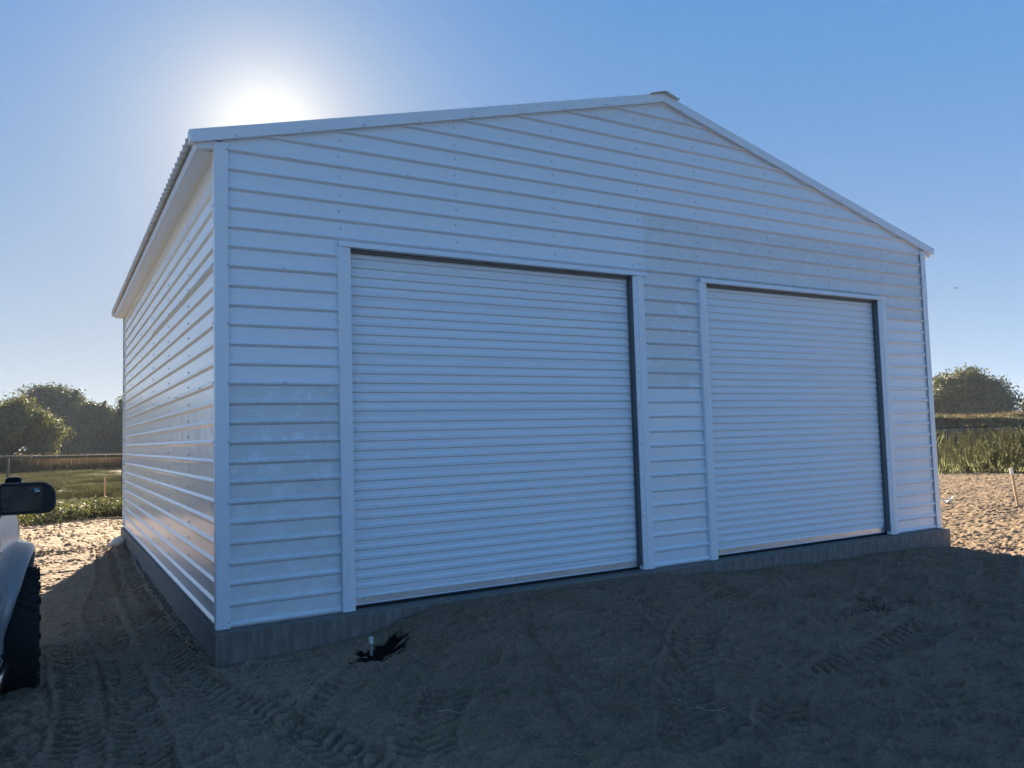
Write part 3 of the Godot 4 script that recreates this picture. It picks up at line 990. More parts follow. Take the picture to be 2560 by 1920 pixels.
	# --- dark sprawling bushes in front of the left field
	var bushes := [[-2.9, -14.6, 1.6, 0.62, "broad low olive bush behind the truck's mirror, leftmost of the row"], [-1.75, -14.3, 1.5, 0.66, "tangled dark green bush right of the truck's mirror"], [-0.85, -14.9, 1.3, 0.52, "low sprawling bush in the middle of the row before the field"], [0.05, -15.2, 1.2, 0.46, "small olive bush between the middle one and the wooden stake"], [0.85, -15.9, 1.3, 0.5, "dark low bush at the foot of the fence post by the garage"]]
	for k in bushes.size():
		var b: Array = bushes[k]
		var rr := RandomNumberGenerator.new()
		rr.seed = 300 + k
		var B := thing("low_bush", b[4], "bush", Vector3(b[0], ground_y(b[0], b[1]), b[1]), "low bushes before the field")
		var blobs := []
		for m in 8: blobs.append([Vector3(rr.randf_range(-0.5, 0.5) * b[2], rr.randf_range(0.1, 0.55) * b[3], rr.randf_range(-0.4, 0.4)), Vector3(0.34, 0.20, 0.30) * rr.randf_range(0.7, 1.2)])
		mesh_node("foliage", leaf_mesh(blobs, 2600, 0.045, rr, Color(0.125, 0.125, 0.066), 0.4), M.leaf, B)
		var st := sb()
		for m in 14:
			var e := Vector3(rr.randf_range(-0.7, 0.7) * b[2], rr.randf_range(0.15, 1.0) * b[3], rr.randf_range(-0.5, 0.5))
			st = sb()
			tube(st, [Vector3(e.x * 0.3, -0.02, e.z * 0.3), e * 0.6 + Vector3(0, 0.08, 0), e], [0.009, 0.006, 0.002], 4)
			done("branch", st, M.straw_stem, B)
	# --- trees
	var olive := Color(0.135, 0.132, 0.062)
	var deep := Color(0.058, 0.064, 0.042)
	tree("willow_tree", "broad olive green tree in front of the earth bank at far left", Vector3(-4.0, -0.2, -67), 5.4, 7.4, 0.3, 26000, 0.17, 21, olive, 38)
	tree("willow_tree", "olive bush-like tree cut by the left edge of the picture", Vector3(-9.6, -0.2, -65), 5.0, 6.4, 0.3, 18000, 0.17, 27, olive, 26)
	tree("tall_tree", "tallest dark tree with feathery top behind the earth bank at left", Vector3(-1.2, -0.2, -114), 10.2, 10.5, 2.0, 30000, 0.24, 22, deep, 34, "trees beyond the field", 0.22)
	tree("tall_tree", "dark grey-green tree at the very left edge, behind the olive one", Vector3(-15.0, -0.2, -112), 9.2, 10.0, 1.0, 16000, 0.26, 23, deep, 22)
	tree("shade_tree", "rounded dusky tree between the tallest tree and the garage", Vector3(3.9, -0.2, -108), 7.6, 7.4, 0.6, 24000, 0.22, 24, deep.lerp(olive, 0.35), 30)
	tree("shade_tree", "yellow-green tree half hidden by the garage's rear left corner", Vector3(8.6, -0.2, -104), 9.6, 8.4, 0.4, 24000, 0.22, 25, olive.lerp(deep, 0.3), 30)
	tree("shade_tree", "small dark tree low behind the tallest one at left", Vector3(-7.4, -0.2, -122), 7.6, 9.0, 0.4, 16000, 0.26, 26, deep, 22)
	tree("shade_tree", "dark low thicket tree under the tallest one's right side", Vector3(1.6, -0.2, -120), 4.6, 7.5, 0.0, 12000, 0.24, 28, deep, 22)
	tree("shade_tree", "low dark thicket tree at the foot of the yellow-green one by the garage", Vector3(5.6, -0.2, -107), 3.6, 9.5, 0.0, 14000, 0.22, 29, deep, 22)
	tree("round_tree", "large round dark green tree standing alone right of the garage", Vector3(81.0, -0.2, -41.0), 7.0, 9.6, 0.2, 42000, 0.19, 31, olive.lerp(deep, 0.5), 64, "trees at right", 0.05)
	tree("small_tree", "small pale green tree at the right edge behind the round tree", Vector3(98, -0.2, -41), 5.6, 6.5, 0.2, 12000, 0.22, 32, olive, 10, "trees at right")
	tree("small_tree", "small dusky tree showing left of the round tree, by the garage corner", Vector3(92, -0.2, -53), 4.6, 5.0, 0.2, 9000, 0.22, 33, deep.lerp(olive, 0.4), 9, "trees at right")
	tree("small_tree", "dark low tree right of the round tree's foot", Vector3(90, -0.2, -36), 4.2, 4.5, 0.1, 9000, 0.22, 34, deep.lerp(olive, 0.3), 9, "trees at right")
	for k in 5:
		tree("far_tree", "hazy far tree on the horizon, number %s of the row from left" % ["one", "two", "three", "four", "five"][k], Vector3(130 - k * 14, -0.2, -70 - k * 26), 7.0 + k % 3, 9.0, 0.5, 3500, 0.4, 50 + k, deep, 8, "far trees behind the garage")

func litter() -> void:
	# straw, twigs and crumbs on the bare dirt
	var r := RandomNumberGenerator.new()
	r.seed = 8
	var st := sb()
	tube(st, [Vector3(-0.5, 0, 0), Vector3(-0.1, 0.03, 0.02), Vector3(0.5, 0.0, 0)], [0.012, 0.016, 0.008], 4)
	st.generate_normals()
	var bit := st.commit()
	var pl := []
	for i in 6800:
		var x := r.randf_range(9.5, 25.5)
		var z := r.randf_range(-9.5, 1.0)
		if i > 5300:
			x = r.randf_range(-3.2, 1.4)
			z = r.randf_range(-15.0, -8.5)
		if i > 6300:
			x = r.randf_range(3.5, 9.5)
			z = r.randf_range(0.3, 2.8)
			if r.randf() > (x - 3.0) / 6.0: continue
		var l := r.randf_range(0.05, 0.26)
		var b := Basis(Vector3.UP, r.randf() * TAU) * Basis(Vector3.BACK, r.randf_range(-0.1, 0.1))
		var g := r.randf_range(0.7, 1.3)
		if i > 6300: l *= 0.55
		pl.append([Transform3D(b.scaled_local(Vector3(l, l * 0.55, l * 0.55)), Vector3(x, ground_y(x, z) + 0.004, z)), Color(0.30, 0.215, 0.13).lerp(Color(0.10, 0.075, 0.05), 1.0 if r.randf() < 0.4 else 0.0) * g])
	scatter("straw_litter", "bits of straw and dry twig strewn over the bare dirt", "litter", bit, M.grass, pl)
	# little clods thrown up against the slab
	st = sb()
	lathe(st, [Vector2(0.0, -0.4), Vector2(0.42, -0.3), Vector2(0.55, 0.0), Vector2(0.40, 0.28), Vector2(0.12, 0.4), Vector2(0.0, 0.41)], Vector3.ZERO, Vector3.UP, 7)
	st.generate_normals()
	var clod := st.commit()
	pl = []
	for i in 900:
		var x := -0.05 - absf(r.randfn()) * 0.09
		var z := r.randf_range(-8.5, 0.1)
		if i > 330:
			x = r.randf_range(-0.3, 6.0)
			z = 0.12 + absf(r.randfn()) * 0.35
		if i > 640:
			x = r.randf_range(-1.2, 8.0)
			z = r.randf_range(0.1, 4.0)
		var s := r.randf_range(0.006, 0.022) * (1.0 if i <= 330 else 0.6)
		var g := r.randf_range(0.75, 1.1)
		pl.append([Transform3D(Basis(Vector3(r.randfn(), r.randfn(), r.randfn()).normalized(), r.randf() * TAU).scaled_local(Vector3(s, s * r.randf_range(0.5, 0.9), s * r.randf_range(0.7, 1.2))), Vector3(x, ground_y(x, z) + s * 0.15, z)), Color(0.25, 0.19, 0.13) * g])
	scatter("dirt_clods", "small dirt clods lying along the slab and over the yard", "clods", clod, M.grass, pl)
	# a few dry grass tufts in the shade at right
	var pl2 := []
	for q in [[4.95, 1.75], [5.15, 1.85], [5.35, 1.62], [5.6, 1.8], [-1.3, -8.2], [-1.35, -8.6], [-0.9, -12.0], [-1.2, -11.2], [-1.5, -9.0], [0.2, -12.6]]:
		pl2.append(spot(q[0], q[1], q[0] * 7.0, Vector3(0.16, 0.12 if q[0] > 3 else 0.16, 0.16), Color(0.34, 0.27, 0.16) if q[0] > 3 else Color(0.17, 0.19, 0.07)))
	scatter("dry_tufts", "sparse small tufts of dry grass on the dirt", "grass", blades(16, 1.0, 0.5, 0.02, r, 0.9), M.grass, pl2)
	# single sticks
	var sticks := [
		["dry_stick", "grey bent stick on the dirt right of the wet hollow", [1.193, 0.744, 1.21, 0.89, 1.264, 1.0, 1.341, 1.06], 0.007, 0.011, Color(0.20, 0.16, 0.12)],
		["dry_stick", "long thin pale twig lying in the foreground at right", [2.27, 2.464, 2.27, 2.55, 2.274, 2.619, 2.284, 2.682, 2.304, 2.75, 2.351, 2.783], 0.0035, 0.005, Color(0.52, 0.44, 0.33)],
		["dry_stick", "curled pale root with a hooked end in the foreground", [0.911, 1.883, 0.975, 1.872, 1.027, 1.93, 1.061, 1.954, 1.098, 1.915, 1.112, 1.829], 0.004, 0.006, Color(0.42, 0.35, 0.26)],
		["dry_stick", "short pale curved twig near the bottom edge of the picture", [1.25, 2.761, 1.254, 2.808, 1.236, 2.872], 0.0035, 0.005, Color(0.50, 0.42, 0.32)],
		["dry_stick", "tiny bent straw between the wheel tracks beside the slab", [-0.70, -2.22, -0.675, -2.28, -0.655, -2.2], 0.0045, 0.006, Color(0.55, 0.48, 0.36)],
		["dry_stick", "small straight straw leaning at the right of the wet hollow", [1.33, 0.62, 1.36, 0.66], 0.0035, 0.006, Color(0.58, 0.52, 0.42)],
	]
	for s in sticks:
		var pts := []
		var rad := []
		var a: Array = s[2]
		for i in range(0, a.size(), 2):
			pts.append(Vector3(a[i], ground_y(a[i], a[i + 1]) + s[4], a[i + 1]))
			rad.append(s[3] * (1.0 - 0.5 * float(i) / a.size()))
		var at: Vector3 = pts[0]
		for i in pts.size(): pts[i] -= at
		var t := sb()
		tube(t, pts, rad, 6)
		if s[2].size() == 12 and s[2][0] > 2.0: tube(t, [pts[4], pts[4] + Vector3(0.004, 0.012, 0.02), pts[4] + Vector3(0.05, 0.018, 0.03)], [0.0025, 0.002, 0.001], 5)
		var o := done(s[0], t, mat(s[5].linear_to_srgb(), 0.8), self)
		o.position = at
		tag(o, s[1], "stick")

# ------------------------------------------------------------------ small things
func build_small() -> void:
	# standpipe
	var px := 1.004
	var pz := 0.479
	var py := ground_y(px, pz) - 0.05
	var T := thing("plastic_standpipe", "short white plastic pipe with a coupling standing out of the wet hollow", "pipe", Vector3(px, py, pz))
	var top := -0.100 - py
	var st := sb()
	st.set_smooth_group(0)
	lathe(st, [Vector2(0.0132, 0.0), Vector2(0.0132, top - 0.03)], Vector3.ZERO, Vector3.UP, 16)
	done("pipe", st, M.pvc_dirty, T)
	st = sb()
	lathe(st, [Vector2(0.0138, top - 0.047), Vector2(0.0165, top - 0.046), Vector2(0.0168, top - 0.012), Vector2(0.0178, top - 0.011), Vector2(0.0178, top - 0.001), Vector2(0.0168, top), Vector2(0.0135, top), Vector2(0.0130, top - 0.03), Vector2(0.0, top - 0.031)], Vector3.ZERO, Vector3.UP, 16)
	done("coupling", st, M.pvc, T)
	# white bundle beside the far end of the slab
	st = sb()
	st.set_smooth_group(0)
	lathe(st, [Vector2(0.0, -0.05), Vector2(0.055, -0.03), Vector2(0.085, 0.03), Vector2(0.080, 0.09), Vector2(0.045, 0.17), Vector2(0.018, 0.235), Vector2(0.008, 0.28), Vector2(0.0, 0.283)], Vector3.ZERO, Vector3(-0.80, -0.20, 0.55).normalized(), 14)
	var o := done("white_bundle", st, M.cloth, self)
	o.position = Vector3(-0.115, ground_y(-0.115, -7.95) + 0.085, -7.95)
	tag(o, "pale teardrop shaped bundle lying by the slab's rear left corner", "bundle")
	# stakes
	T = thing("wooden_stake", "white topped wooden survey stake leaning in the right yard", "stake", Vector3(15.1, ground_y(15.1, -2.09), -2.09))
	st = sb()
	prism(st, PackedVector2Array([Vector2(-0.022, -0.01), Vector2(0.022, -0.01), Vector2(0.022, 0.012), Vector2(-0.022, 0.012)]), Vector3(0, -0.1, 0), Vector3(0.86, 0, 0.5), Vector3(-0.5, 0, 0.86), Vector3(-0.145, 0.84, -0.02))
	done("shaft", st, M.stake, T)
	st = sb()
	prism(st, PackedVector2Array([Vector2(-0.034, -0.018), Vector2(0.034, -0.018), Vector2(0.028, 0.02), Vector2(-0.028, 0.02)]), Vector3(-0.128, 0.63, -0.018), Vector3(0.86, 0, 0.5), Vector3(-0.5, 0, 0.86), Vector3(-0.022, 0.12, 0))
	done("white_top", st, M.white_flat, T)
	st = sb()
	box(st, Vector3(-0.022, -0.2, -0.010), Vector3(0.022, 0.88, 0.010), 0.003)
	o = done("wooden_stake", st, M.stake_red, self)
	o.position = Vector3(0.074, ground_y(0.074, -16.36), -16.36)
	tag(o, "thin reddish wooden stake upright among the weeds left of the garage", "stake")
	# scraps
	for s in [[14.9, -3.4, 0.13, "crumpled white scrap on the ground behind the leaning stake"], [15.6, -3.7, 0.09, "small white scrap right of the leaning stake"], [-0.08, -16.6, 0.16, "pale scrap lying in the field left of the thin stake"]]:
		var t := sb()
		var rr := RandomNumberGenerator.new()
		rr.seed = int(s[0] * 10) + 400
		var c := Vector3(0, 0.05, 0)
		var ring := []
		for k in 9: ring.append(Vector3(cos(TAU * k / 9), 0, sin(TAU * k / 9)) * s[2] * rr.randf_range(0.6, 1.2) + Vector3(0, rr.randf_range(0.0, 0.09), 0))
		for k in 9:
			tri(t, c, ring[(k + 1) % 9], ring[k])
			tri(t, c - Vector3(0, 0.004, 0), ring[k], ring[(k + 1) % 9])
		o = done("white_scrap", t, M.white_flat, self)
		o.position = Vector3(s[0], ground_y(s[0], s[1]), s[1])
		tag(o, s[3], "scrap")
	# left pipe fence
	var F := thing("pipe_fence", "weathered brown pipe fence running left from behind the garage", "fence", Vector3(0.62, ground_y(0.62, -18.6), -18.6))
	var gy := F.position.y
	var ry := 1.14 - gy
	var ld := Vector3(-3.32, 0, -8.31).normalized()
	st = sb()
	st.set_smooth_group(0)
	tube(st, [ld * -6.0 + Vector3(0, ry, 0), Vector3(0, ry, 0), ld * 4.5 + Vector3(0, ry - 0.012, 0), ld * 9.0 + Vector3(0, ry + 0.012, 0), ld * 22.0 + Vector3(0, ry, 0)], [0.044, 0.044, 0.044, 0.044, 0.044], 10)
	done("top_rail", st, M.rust, F)
	for d in [-5.0, -0.05, 8.2, 16.0]:
		st = sb()
		st.set_smooth_group(0)
		var p: Vector3 = ld * d
		tube(st, [p + Vector3(0, -0.3, 0), p + Vector3(0, ry, 0)], [0.043, 0.043], 10)
		done("post", st, M.rust, F)
	for d in [0.9, 2.1, 4.2, 6.1]:
		st = sb()
		var p: Vector3 = ld * d + Vector3(0, ry, 0)
		tube(st, [p - ld * 0.015, p + ld * 0.015], [0.048, 0.048], 10)
		done("wire_tie", st, M.galv, F)
	st = sb()
	tube(st, [Vector3(-1.55, 0.10, 1.5), Vector3(0.1, 0.16, 1.35), Vector3(2.6, 0.2, 1.0)], [0.026, 0.026, 0.026], 8)
	done("fallen_rail", st, M.rust, F)
	# right pipe fence
	F = thing("pipe_fence", "black pipe fence with two close posts among weeds right of the garage", "fence", Vector3(35.28, ground_y(35.28, -15.48), -15.48))
	ry = 1.175 - F.position.y
	st = sb()
	tube(st, [Vector3(-4.5, ry, 2.0 - 2.2), Vector3(0, ry, 0), Vector3(2.2, ry + 0.01, 1.25), Vector3(3.4, ry, 1.9)], [0.04, 0.04, 0.032, 0.032], 8)
	done("top_rail", st, M.black_pipe, F)
	for p in [Vector3(0, 0, 0), Vector3(0.31, 0, 0.18), Vector3(3.3, 0, 1.85), Vector3(-3.9, 0, -0.18)]:
		st = sb()
		tube(st, [p + Vector3(0, -0.3, 0), p + Vector3(0, ry, 0)], [0.036, 0.036], 8)
		done("post", st, M.black_pipe, F)
	# hose
	st = sb()
	st.set_smooth_group(0)
	var pts := []
	for k in 14:
		var a := PI * (0.15 + 1.1 * k / 13.0)
		pts.append(Vector3(cos(a) * 0.55, 0.015 + 0.03 * absf(cos(a)), sin(a) * 0.34))
	var rad := []
	for k in 14: rad.append(0.014)
	tube(st, pts, rad, 6)
	o = done("black_hose", st, M.rubber, self)
	o.position = Vector3(0.35, ground_y(0.35, -14.2), -14.2)
	tag(o, "loop of black hose on the dirt under the bushes by the garage corner", "hose")
	# bird
	var B := thing("bird", "small dark bird gliding in the sky right of the garage", "bird", Vector3(107.87, 20.24, -56.27))
	st = sb()
	var rt := Vector3(0.90, 0.05, 0.43).normalized()
	for s in [-1.0, 1.0]:
		var e: Vector3 = rt * 0.42 * s + Vector3(0, 0.16 if s < 0 else -0.02, 0)
		var m: Vector3 = rt * 0.2 * s + Vector3(0, 0.10 if s < 0 else 0.03, 0)
		for v in [[Vector3.ZERO, m, 0.09], [m, e, 0.05]]:
			prism(st, PackedVector2Array([Vector2(-v[2], -0.012), Vector2(v[2], -0.012), Vector2(v[2], 0.012), Vector2(-v[2], 0.012)]), v[0], Vector3(0.4, 0.1, -0.9), Vector3.UP, v[1] - v[0])
	done("wings", st, M.bird, B)
	st = sb()
	tube(st, [Vector3(-0.12, 0.03, 0.22), Vector3(0, 0, 0.05), Vector3(0.08, -0.02, -0.2)], [0.02, 0.06, 0.015], 6)
	done("body", st, M.bird, B)

# ------------------------------------------------------------------ truck
const TX := -2.383
const TZ := 1.078

func side_x(y: float) -> float:
	var t := [[0.42, 0.92], [0.55, 0.965], [0.75, 0.992], [1.0, 0.997], [1.16, 0.982], [1.28, 0.945], [1.335, 0.87]]
	if y <= t[0][0]: return t[0][1]
	for i in t.size() - 1:
		if y <= t[i + 1][0]: return lerpf(t[i][1], t[i + 1][1], (y - t[i][0]) / (t[i + 1][0] - t[i][0]))
	return t[-1][1]

func body_side(st: SurfaceTool, s: float, z0: float, z1: float, y0: float, y1: float, arches: Array, off := 0.0) -> void:
	var dz := 0.05
	var ys := []
	var y := y0
	while y < y1 - 0.001:
		ys.append(y)
		y += 0.05
	ys.append(y1)
	var n := int(ceil((z1 - z0) / dz))
	for i in n:
		var za := lerpf(z0, z1, float(i) / n)
		var zb := lerpf(z0, z1, float(i + 1) / n)
		for k in ys.size() - 1:
			var skip := false
			for a in arches:
				if Vector2((za + zb) * 0.5 - a, (ys[k] + ys[k + 1]) * 0.5 - 0.43).length() < 0.52: skip = true
			if skip: continue
			var xa := side_x(ys[k]) + off
			var xb := side_x(ys[k + 1]) + off
			# the nose narrows
			var fa := 1.0 - 0.10 * smoothstep(-1.7, -2.5, za)
			var fb := 1.0 - 0.10 * smoothstep(-1.7, -2.5, zb)
			var p := [Vector3(s * xa * fa, ys[k], za), Vector3(s * xa * fb, ys[k], zb), Vector3(s * xb * fb, ys[k + 1], zb), Vector3(s * xb * fa, ys[k + 1], za)]
			if s > 0: quad(st, p[1], p[0], p[3], p[2])
			else: quad(st, p[0], p[1], p[2], p[3])

func build_truck() -> void:
	var gy := ground_y(-1.3, -0.4) - 0.01
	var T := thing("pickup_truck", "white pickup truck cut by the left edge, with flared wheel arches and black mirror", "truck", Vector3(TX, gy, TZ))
	T.rotation.y = deg_to_rad(-3.5)
	var FW := -1.55
	var RW := 1.60
	# body shell
	var st := sb()
	st.set_smooth_group(0)
	for s in [-1.0, 1.0]:
		body_side(st, s, -2.45, -0.62, 0.46, 1.335, [FW])
		body_side(st, s, -0.62, 0.95, 0.40, 0.56, [])
		body_side(st, s, 0.95, 2.75, 0.46, 1.335, [RW])
	# hood, nose, bed rails, tailgate
	for i in 12:
		var xa := lerpf(-0.86, 0.86, i / 12.0)
		var xb := lerpf(-0.86, 0.86, (i + 1) / 12.0)
		for z in [[-2.45, -2.2], [-2.2, -1.6], [-1.6, -1.15]]:
			var f := func(x: float, zz: float) -> Vector3:
				return Vector3(x * (1.0 - 0.10 * smoothstep(-1.7, -2.5, zz)), 1.335 + 0.05 * (1.0 - pow(x / 0.86, 2.0)) - 0.07 * smoothstep(-1.9, -2.45, zz) * (1.0 - pow(x / 0.86, 6.0)), zz)
			quad(st, f.call(xa, z[1]), f.call(xb, z[1]), f.call(xb, z[0]), f.call(xa, z[0]))
		quad(st, Vector3(xb * 0.9, 0.45, -2.45), Vector3(xa * 0.9, 0.45, -2.45), Vector3(xa * 0.9, 1.30, -2.45), Vector3(xb * 0.9, 1.30, -2.45))
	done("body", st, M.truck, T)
	st = sb()
	for s in [-1.0, 1.0]: box(st, Vector3(minf(s * 0.80, s * 0.87), 1.27, 0.95), Vector3(maxf(s * 0.80, s * 0.87), 1.35, 2.75), 0.01)
	box(st, Vector3(-0.86, 0.55, 2.70), Vector3(0.86, 1.34, 2.76), 0.012)
	box(st, Vector3(-0.80, 0.72, 0.97), Vector3(0.80, 0.76, 2.70))
	done("cargo_bed", st, M.truck, T)
	st = sb()
	box(st, Vector3(-0.90, 0.42, -2.60), Vector3(0.90, 0.66, -2.45), 0.03)
	done("front_bumper", st, M.chrome, T)
	st = sb()
	box(st, Vector3(-0.92, 0.44, 2.77), Vector3(0.92, 0.62, 2.92), 0.03)
	done("rear_bumper", st, M.chrome, T)
	for s in [-1.0, 1.0]:
		st = sb()
		box(st, Vector3(s * 0.68 - 0.15, 0.80, -2.462), Vector3(s * 0.68 + 0.15, 1.0, -2.451), 0.02)
		done("headlight", st, M.lamp_glass, T)
		st = sb()
		box(st, Vector3(s * 0.88 - 0.07, 0.72, 2.762), Vector3(s * 0.88 + 0.05, 1.1, 2.775), 0.015)
		done("tail_light", st, M.red_lens, T)
	st = sb()
	box(st, Vector3(-0.48, 0.78, -2.465), Vector3(0.48, 1.04, -2.452), 0.02)
	done("grille", st, M.plastic, T)
	# cab: pillars, roof, glass
	st = sb()
	var A := [Vector3(0.90, 1.32, -1.20), Vector3(0.72, 1.93, -0.36)]
	var D := [Vector3(0.90, 1.32, 0.93), Vector3(0.71, 1.93, 0.80)]
	for s in [-1.0, 1.0]:
		var k := Vector3(s, 1, 1)
		tube(st, [A[0] * k, A[1] * k], [0.042, 0.035], 8)
		tube(st, [D[0] * k, D[1] * k], [0.05, 0.045], 8)
		tube(st, [A[1] * k, D[1] * k], [0.03, 0.03], 8)
	for i in 8:
		var xa := lerpf(-0.71, 0.71, i / 8.0)
		var xb := lerpf(-0.71, 0.71, (i + 1) / 8.0)
		var ha := 1.93 + 0.06 * (1.0 - pow(xa / 0.71, 2.0))
		var hb := 1.93 + 0.06 * (1.0 - pow(xb / 0.71, 2.0))
		quad(st, Vector3(xa, ha, 0.82), Vector3(xb, hb, 0.82), Vector3(xb, hb, -0.37), Vector3(xa, ha, -0.37))
	done("roof", st, M.truck, T)
	st = sb()
	quad(st, Vector3(0.87, 1.34, -1.17), Vector3(-0.87, 1.34, -1.17), Vector3(-0.70, 1.93, -0.36), Vector3(0.70, 1.93, -0.36))
	done("windshield", st, M.dark_glass, T)
	st = sb()
	quad(st, Vector3(-0.88, 1.34, 0.94), Vector3(0.88, 1.34, 0.94), Vector3(0.69, 1.93, 0.81), Vector3(-0.69, 1.93, 0.81))
	done("rear_window", st, M.dark_glass, T)
	for s in [-1.0, 1.0]:
		st = sb()
		st.set_smooth_group(0)
		body_side(st, s, -0.61, 0.94, 0.565, 1.325, [], 0.004)
		var d := done("door", st, M.truck, T)
		st = sb()
		var k := Vector3(s, 1, 1)
		var q := [Vector3(0.90, 1.33, -0.86) * k, Vector3(0.905, 1.33, 0.88) * k, Vector3(0.715, 1.91, 0.74) * k, Vector3(0.715, 1.91, -0.28) * k]
		if s > 0: quad(st, q[1], q[0], q[3], q[2])
		else: quad(st, q[0], q[1], q[2], q[3])
		done("window", st, M.dark_glass, d)
		st = sb()
		box(st, Vector3(s * 0.985 - 0.012, 1.10, 0.66), Vector3(s * 0.985 + 0.012, 1.14, 0.84), 0.006)
		done("handle", st, M.truck, d)
		# seam and lower moulding
		st = sb()
		for i in 12:
			var ya := 0.56 + i * 0.063
			box(st, Vector3(minf(s * (side_x(ya) - 0.01), s * (side_x(ya) + 0.0015)), ya, -0.622), Vector3(maxf(s * (side_x(ya) - 0.01), s * (side_x(ya) + 0.0015)), ya + 0.063, -0.613))
		done("door_seam", st, M.plastic, T)
		st = sb()
		tube(st, [Vector3(s * 0.985, 0.60, -0.60), Vector3(s * 0.99, 0.62, -0.4), Vector3(s * 0.99, 0.62, 0.92)], [0.012, 0.016, 0.016], 6)
		done("side_moulding", st, M.truck, T)
		# step bar under the door
		st = sb()
		st.set_smooth_group(0)
		tube(st, [Vector3(s * 0.80, 0.36, -0.98), Vector3(s * 0.95, 0.35, -0.90), Vector3(s * 1.0, 0.345, -0.76), Vector3(s * 1.005, 0.345, 0.86), Vector3(s * 0.95, 0.35, 0.98), Vector3(s * 0.80, 0.36, 1.06)], [0.04, 0.042, 0.042, 0.042, 0.042, 0.04], 12)
		done("step_bar", st, M.chrome, T)
	# flared wheel arches
	for s in [-1.0, 1.0]:
		for w in [FW, RW]:
			st = sb()
			st.set_smooth_group(0)
			var last := []
			for i in 37:
				var a := deg_to_rad(lerpf(-4.0, 184.0, i / 36.0))
				var bulge := lerpf(0.28, 1.0, pow(maxf(sin(a), 0.0), 1.6))
				var ring := []
				for q in [[0.625, 0.0], [0.614, 0.018], [0.602, 0.058], [0.585, 0.086], [0.565, 0.100], [0.545, 0.103], [0.528, 0.098], [0.516, 0.086], [0.512, 0.050], [0.520, -0.06]]:
					var rr: float = q[0]
					var y := 0.42 + sin(a) * rr
					var bx := side_x(clampf(y, 0.5, 1.15))
					ring.append(Vector3(s * (bx + q[1] * bulge), y, w + cos(a) * rr))
				if last:
					for m in ring.size() - 1:
						if s > 0: quad(st, last[m], last[m + 1], ring[m + 1], ring[m])
						else: quad(st, last[m], ring[m], ring[m + 1], last[m + 1])
				last = ring
			done("wheel_arch", st, M.truck, T)
			st = sb()
			lathe(st, [Vector2(0.53, -0.42), Vector2(0.53, 0.0)], Vector3(s * 0.93, 0.42, w), Vector3(s, 0, 0), 28)
			lathe(st, [Vector2(0.53, -0.42), Vector2(0.0, -0.42)], Vector3(s * 0.93, 0.42, w), Vector3(s, 0, 0), 28)
			done("wheel_well", st, M.rubber, T)
			wheel(T, Vector3(s * 0.985, 0.425, w), s, 0.10 if w == FW else 0.0)
	# chassis underneath
	st = sb()
	box(st, Vector3(-0.62, 0.30, -2.3), Vector3(0.62, 0.52, 2.6))
	done("chassis", st, M.rubber, T)
	# right mirror
	side_mirror(T, 1.0)
	side_mirror(T, -1.0)
	# small mirror further forward on the right wing
	st = sb()
	st.set_smooth_group(0)
	rounded_shell(st, Vector3(0.882, 1.428, -2.40), Vector2(0.06, 0.036), 0.05, 0.03)
	var fm := done("wing_mirror", st, M.truck, T)
	st = sb()
	rounded_face(st, Vector3(0.878, 1.428, -2.3955), Vector2(0.050, 0.030), 0.022)
	done("glass", st, M.mirror, fm)
	st = sb()
	tube(st, [Vector3(0.78, 1.19, -2.30), Vector3(0.83, 1.32, -2.36), Vector3(0.87, 1.41, -2.43)], [0.014, 0.012, 0.012], 6)
	done("stalk", st, M.plastic, fm)

func outline(half: Vector2, r: float, n := 6, big := 0.0) -> PackedVector2Array:
	var out := PackedVector2Array()
	for c in 4:
		var rr := r
		if big > 0.0 and c == 0: rr = big
		if big > 0.0 and c == 3: rr = big * 0.6
		var sx := 1.0 if c == 0 or c == 3 else -1.0
		var sy := 1.0 if c < 2 else -1.0
		for k in n + 1:
			var a := PI / 2 * (c + float(k) / n)
			out.append(Vector2(sx * (half.x - rr) + cos(a) * rr, sy * (half.y - rr) + sin(a) * rr))
	return out

# a mirror housing: open face at +z, rounded back
func rounded_shell(st: SurfaceTool, c: Vector3, half: Vector2, deep: float, r: float, big := 0.0) -> void:
	var face := outline(half, r, 6, big)
	var n := face.size()
	var last := []
	for i in 9:
		var t := i / 8.0
		var sc := sqrt(maxf(0.0, 1.0 - pow(t, 2.6))) if i else 0.965
		var z := -deep * maxf(t - 0.0, 0.0)
		if i == 0: z = 0.004
		var ring := []
		for p in face: ring.append(c + Vector3(p.x * sc, p.y * sc, z))
		if last:
			for k in n: quad(st, last[k], ring[k], ring[(k + 1) % n], last[(k + 1) % n])
		last = ring

func rounded_face(st: SurfaceTool, c: Vector3, half: Vector2, r: float, big := 0.0) -> void:
	var p := outline(half, r, 6, big)
	for k in range(1, p.size() - 1): tri(st, c + Vector3(p[0].x, p[0].y, 0), c + Vector3(p[k].x, p[k].y, 0), c + Vector3(p[k + 1].x, p[k + 1].y, 0))

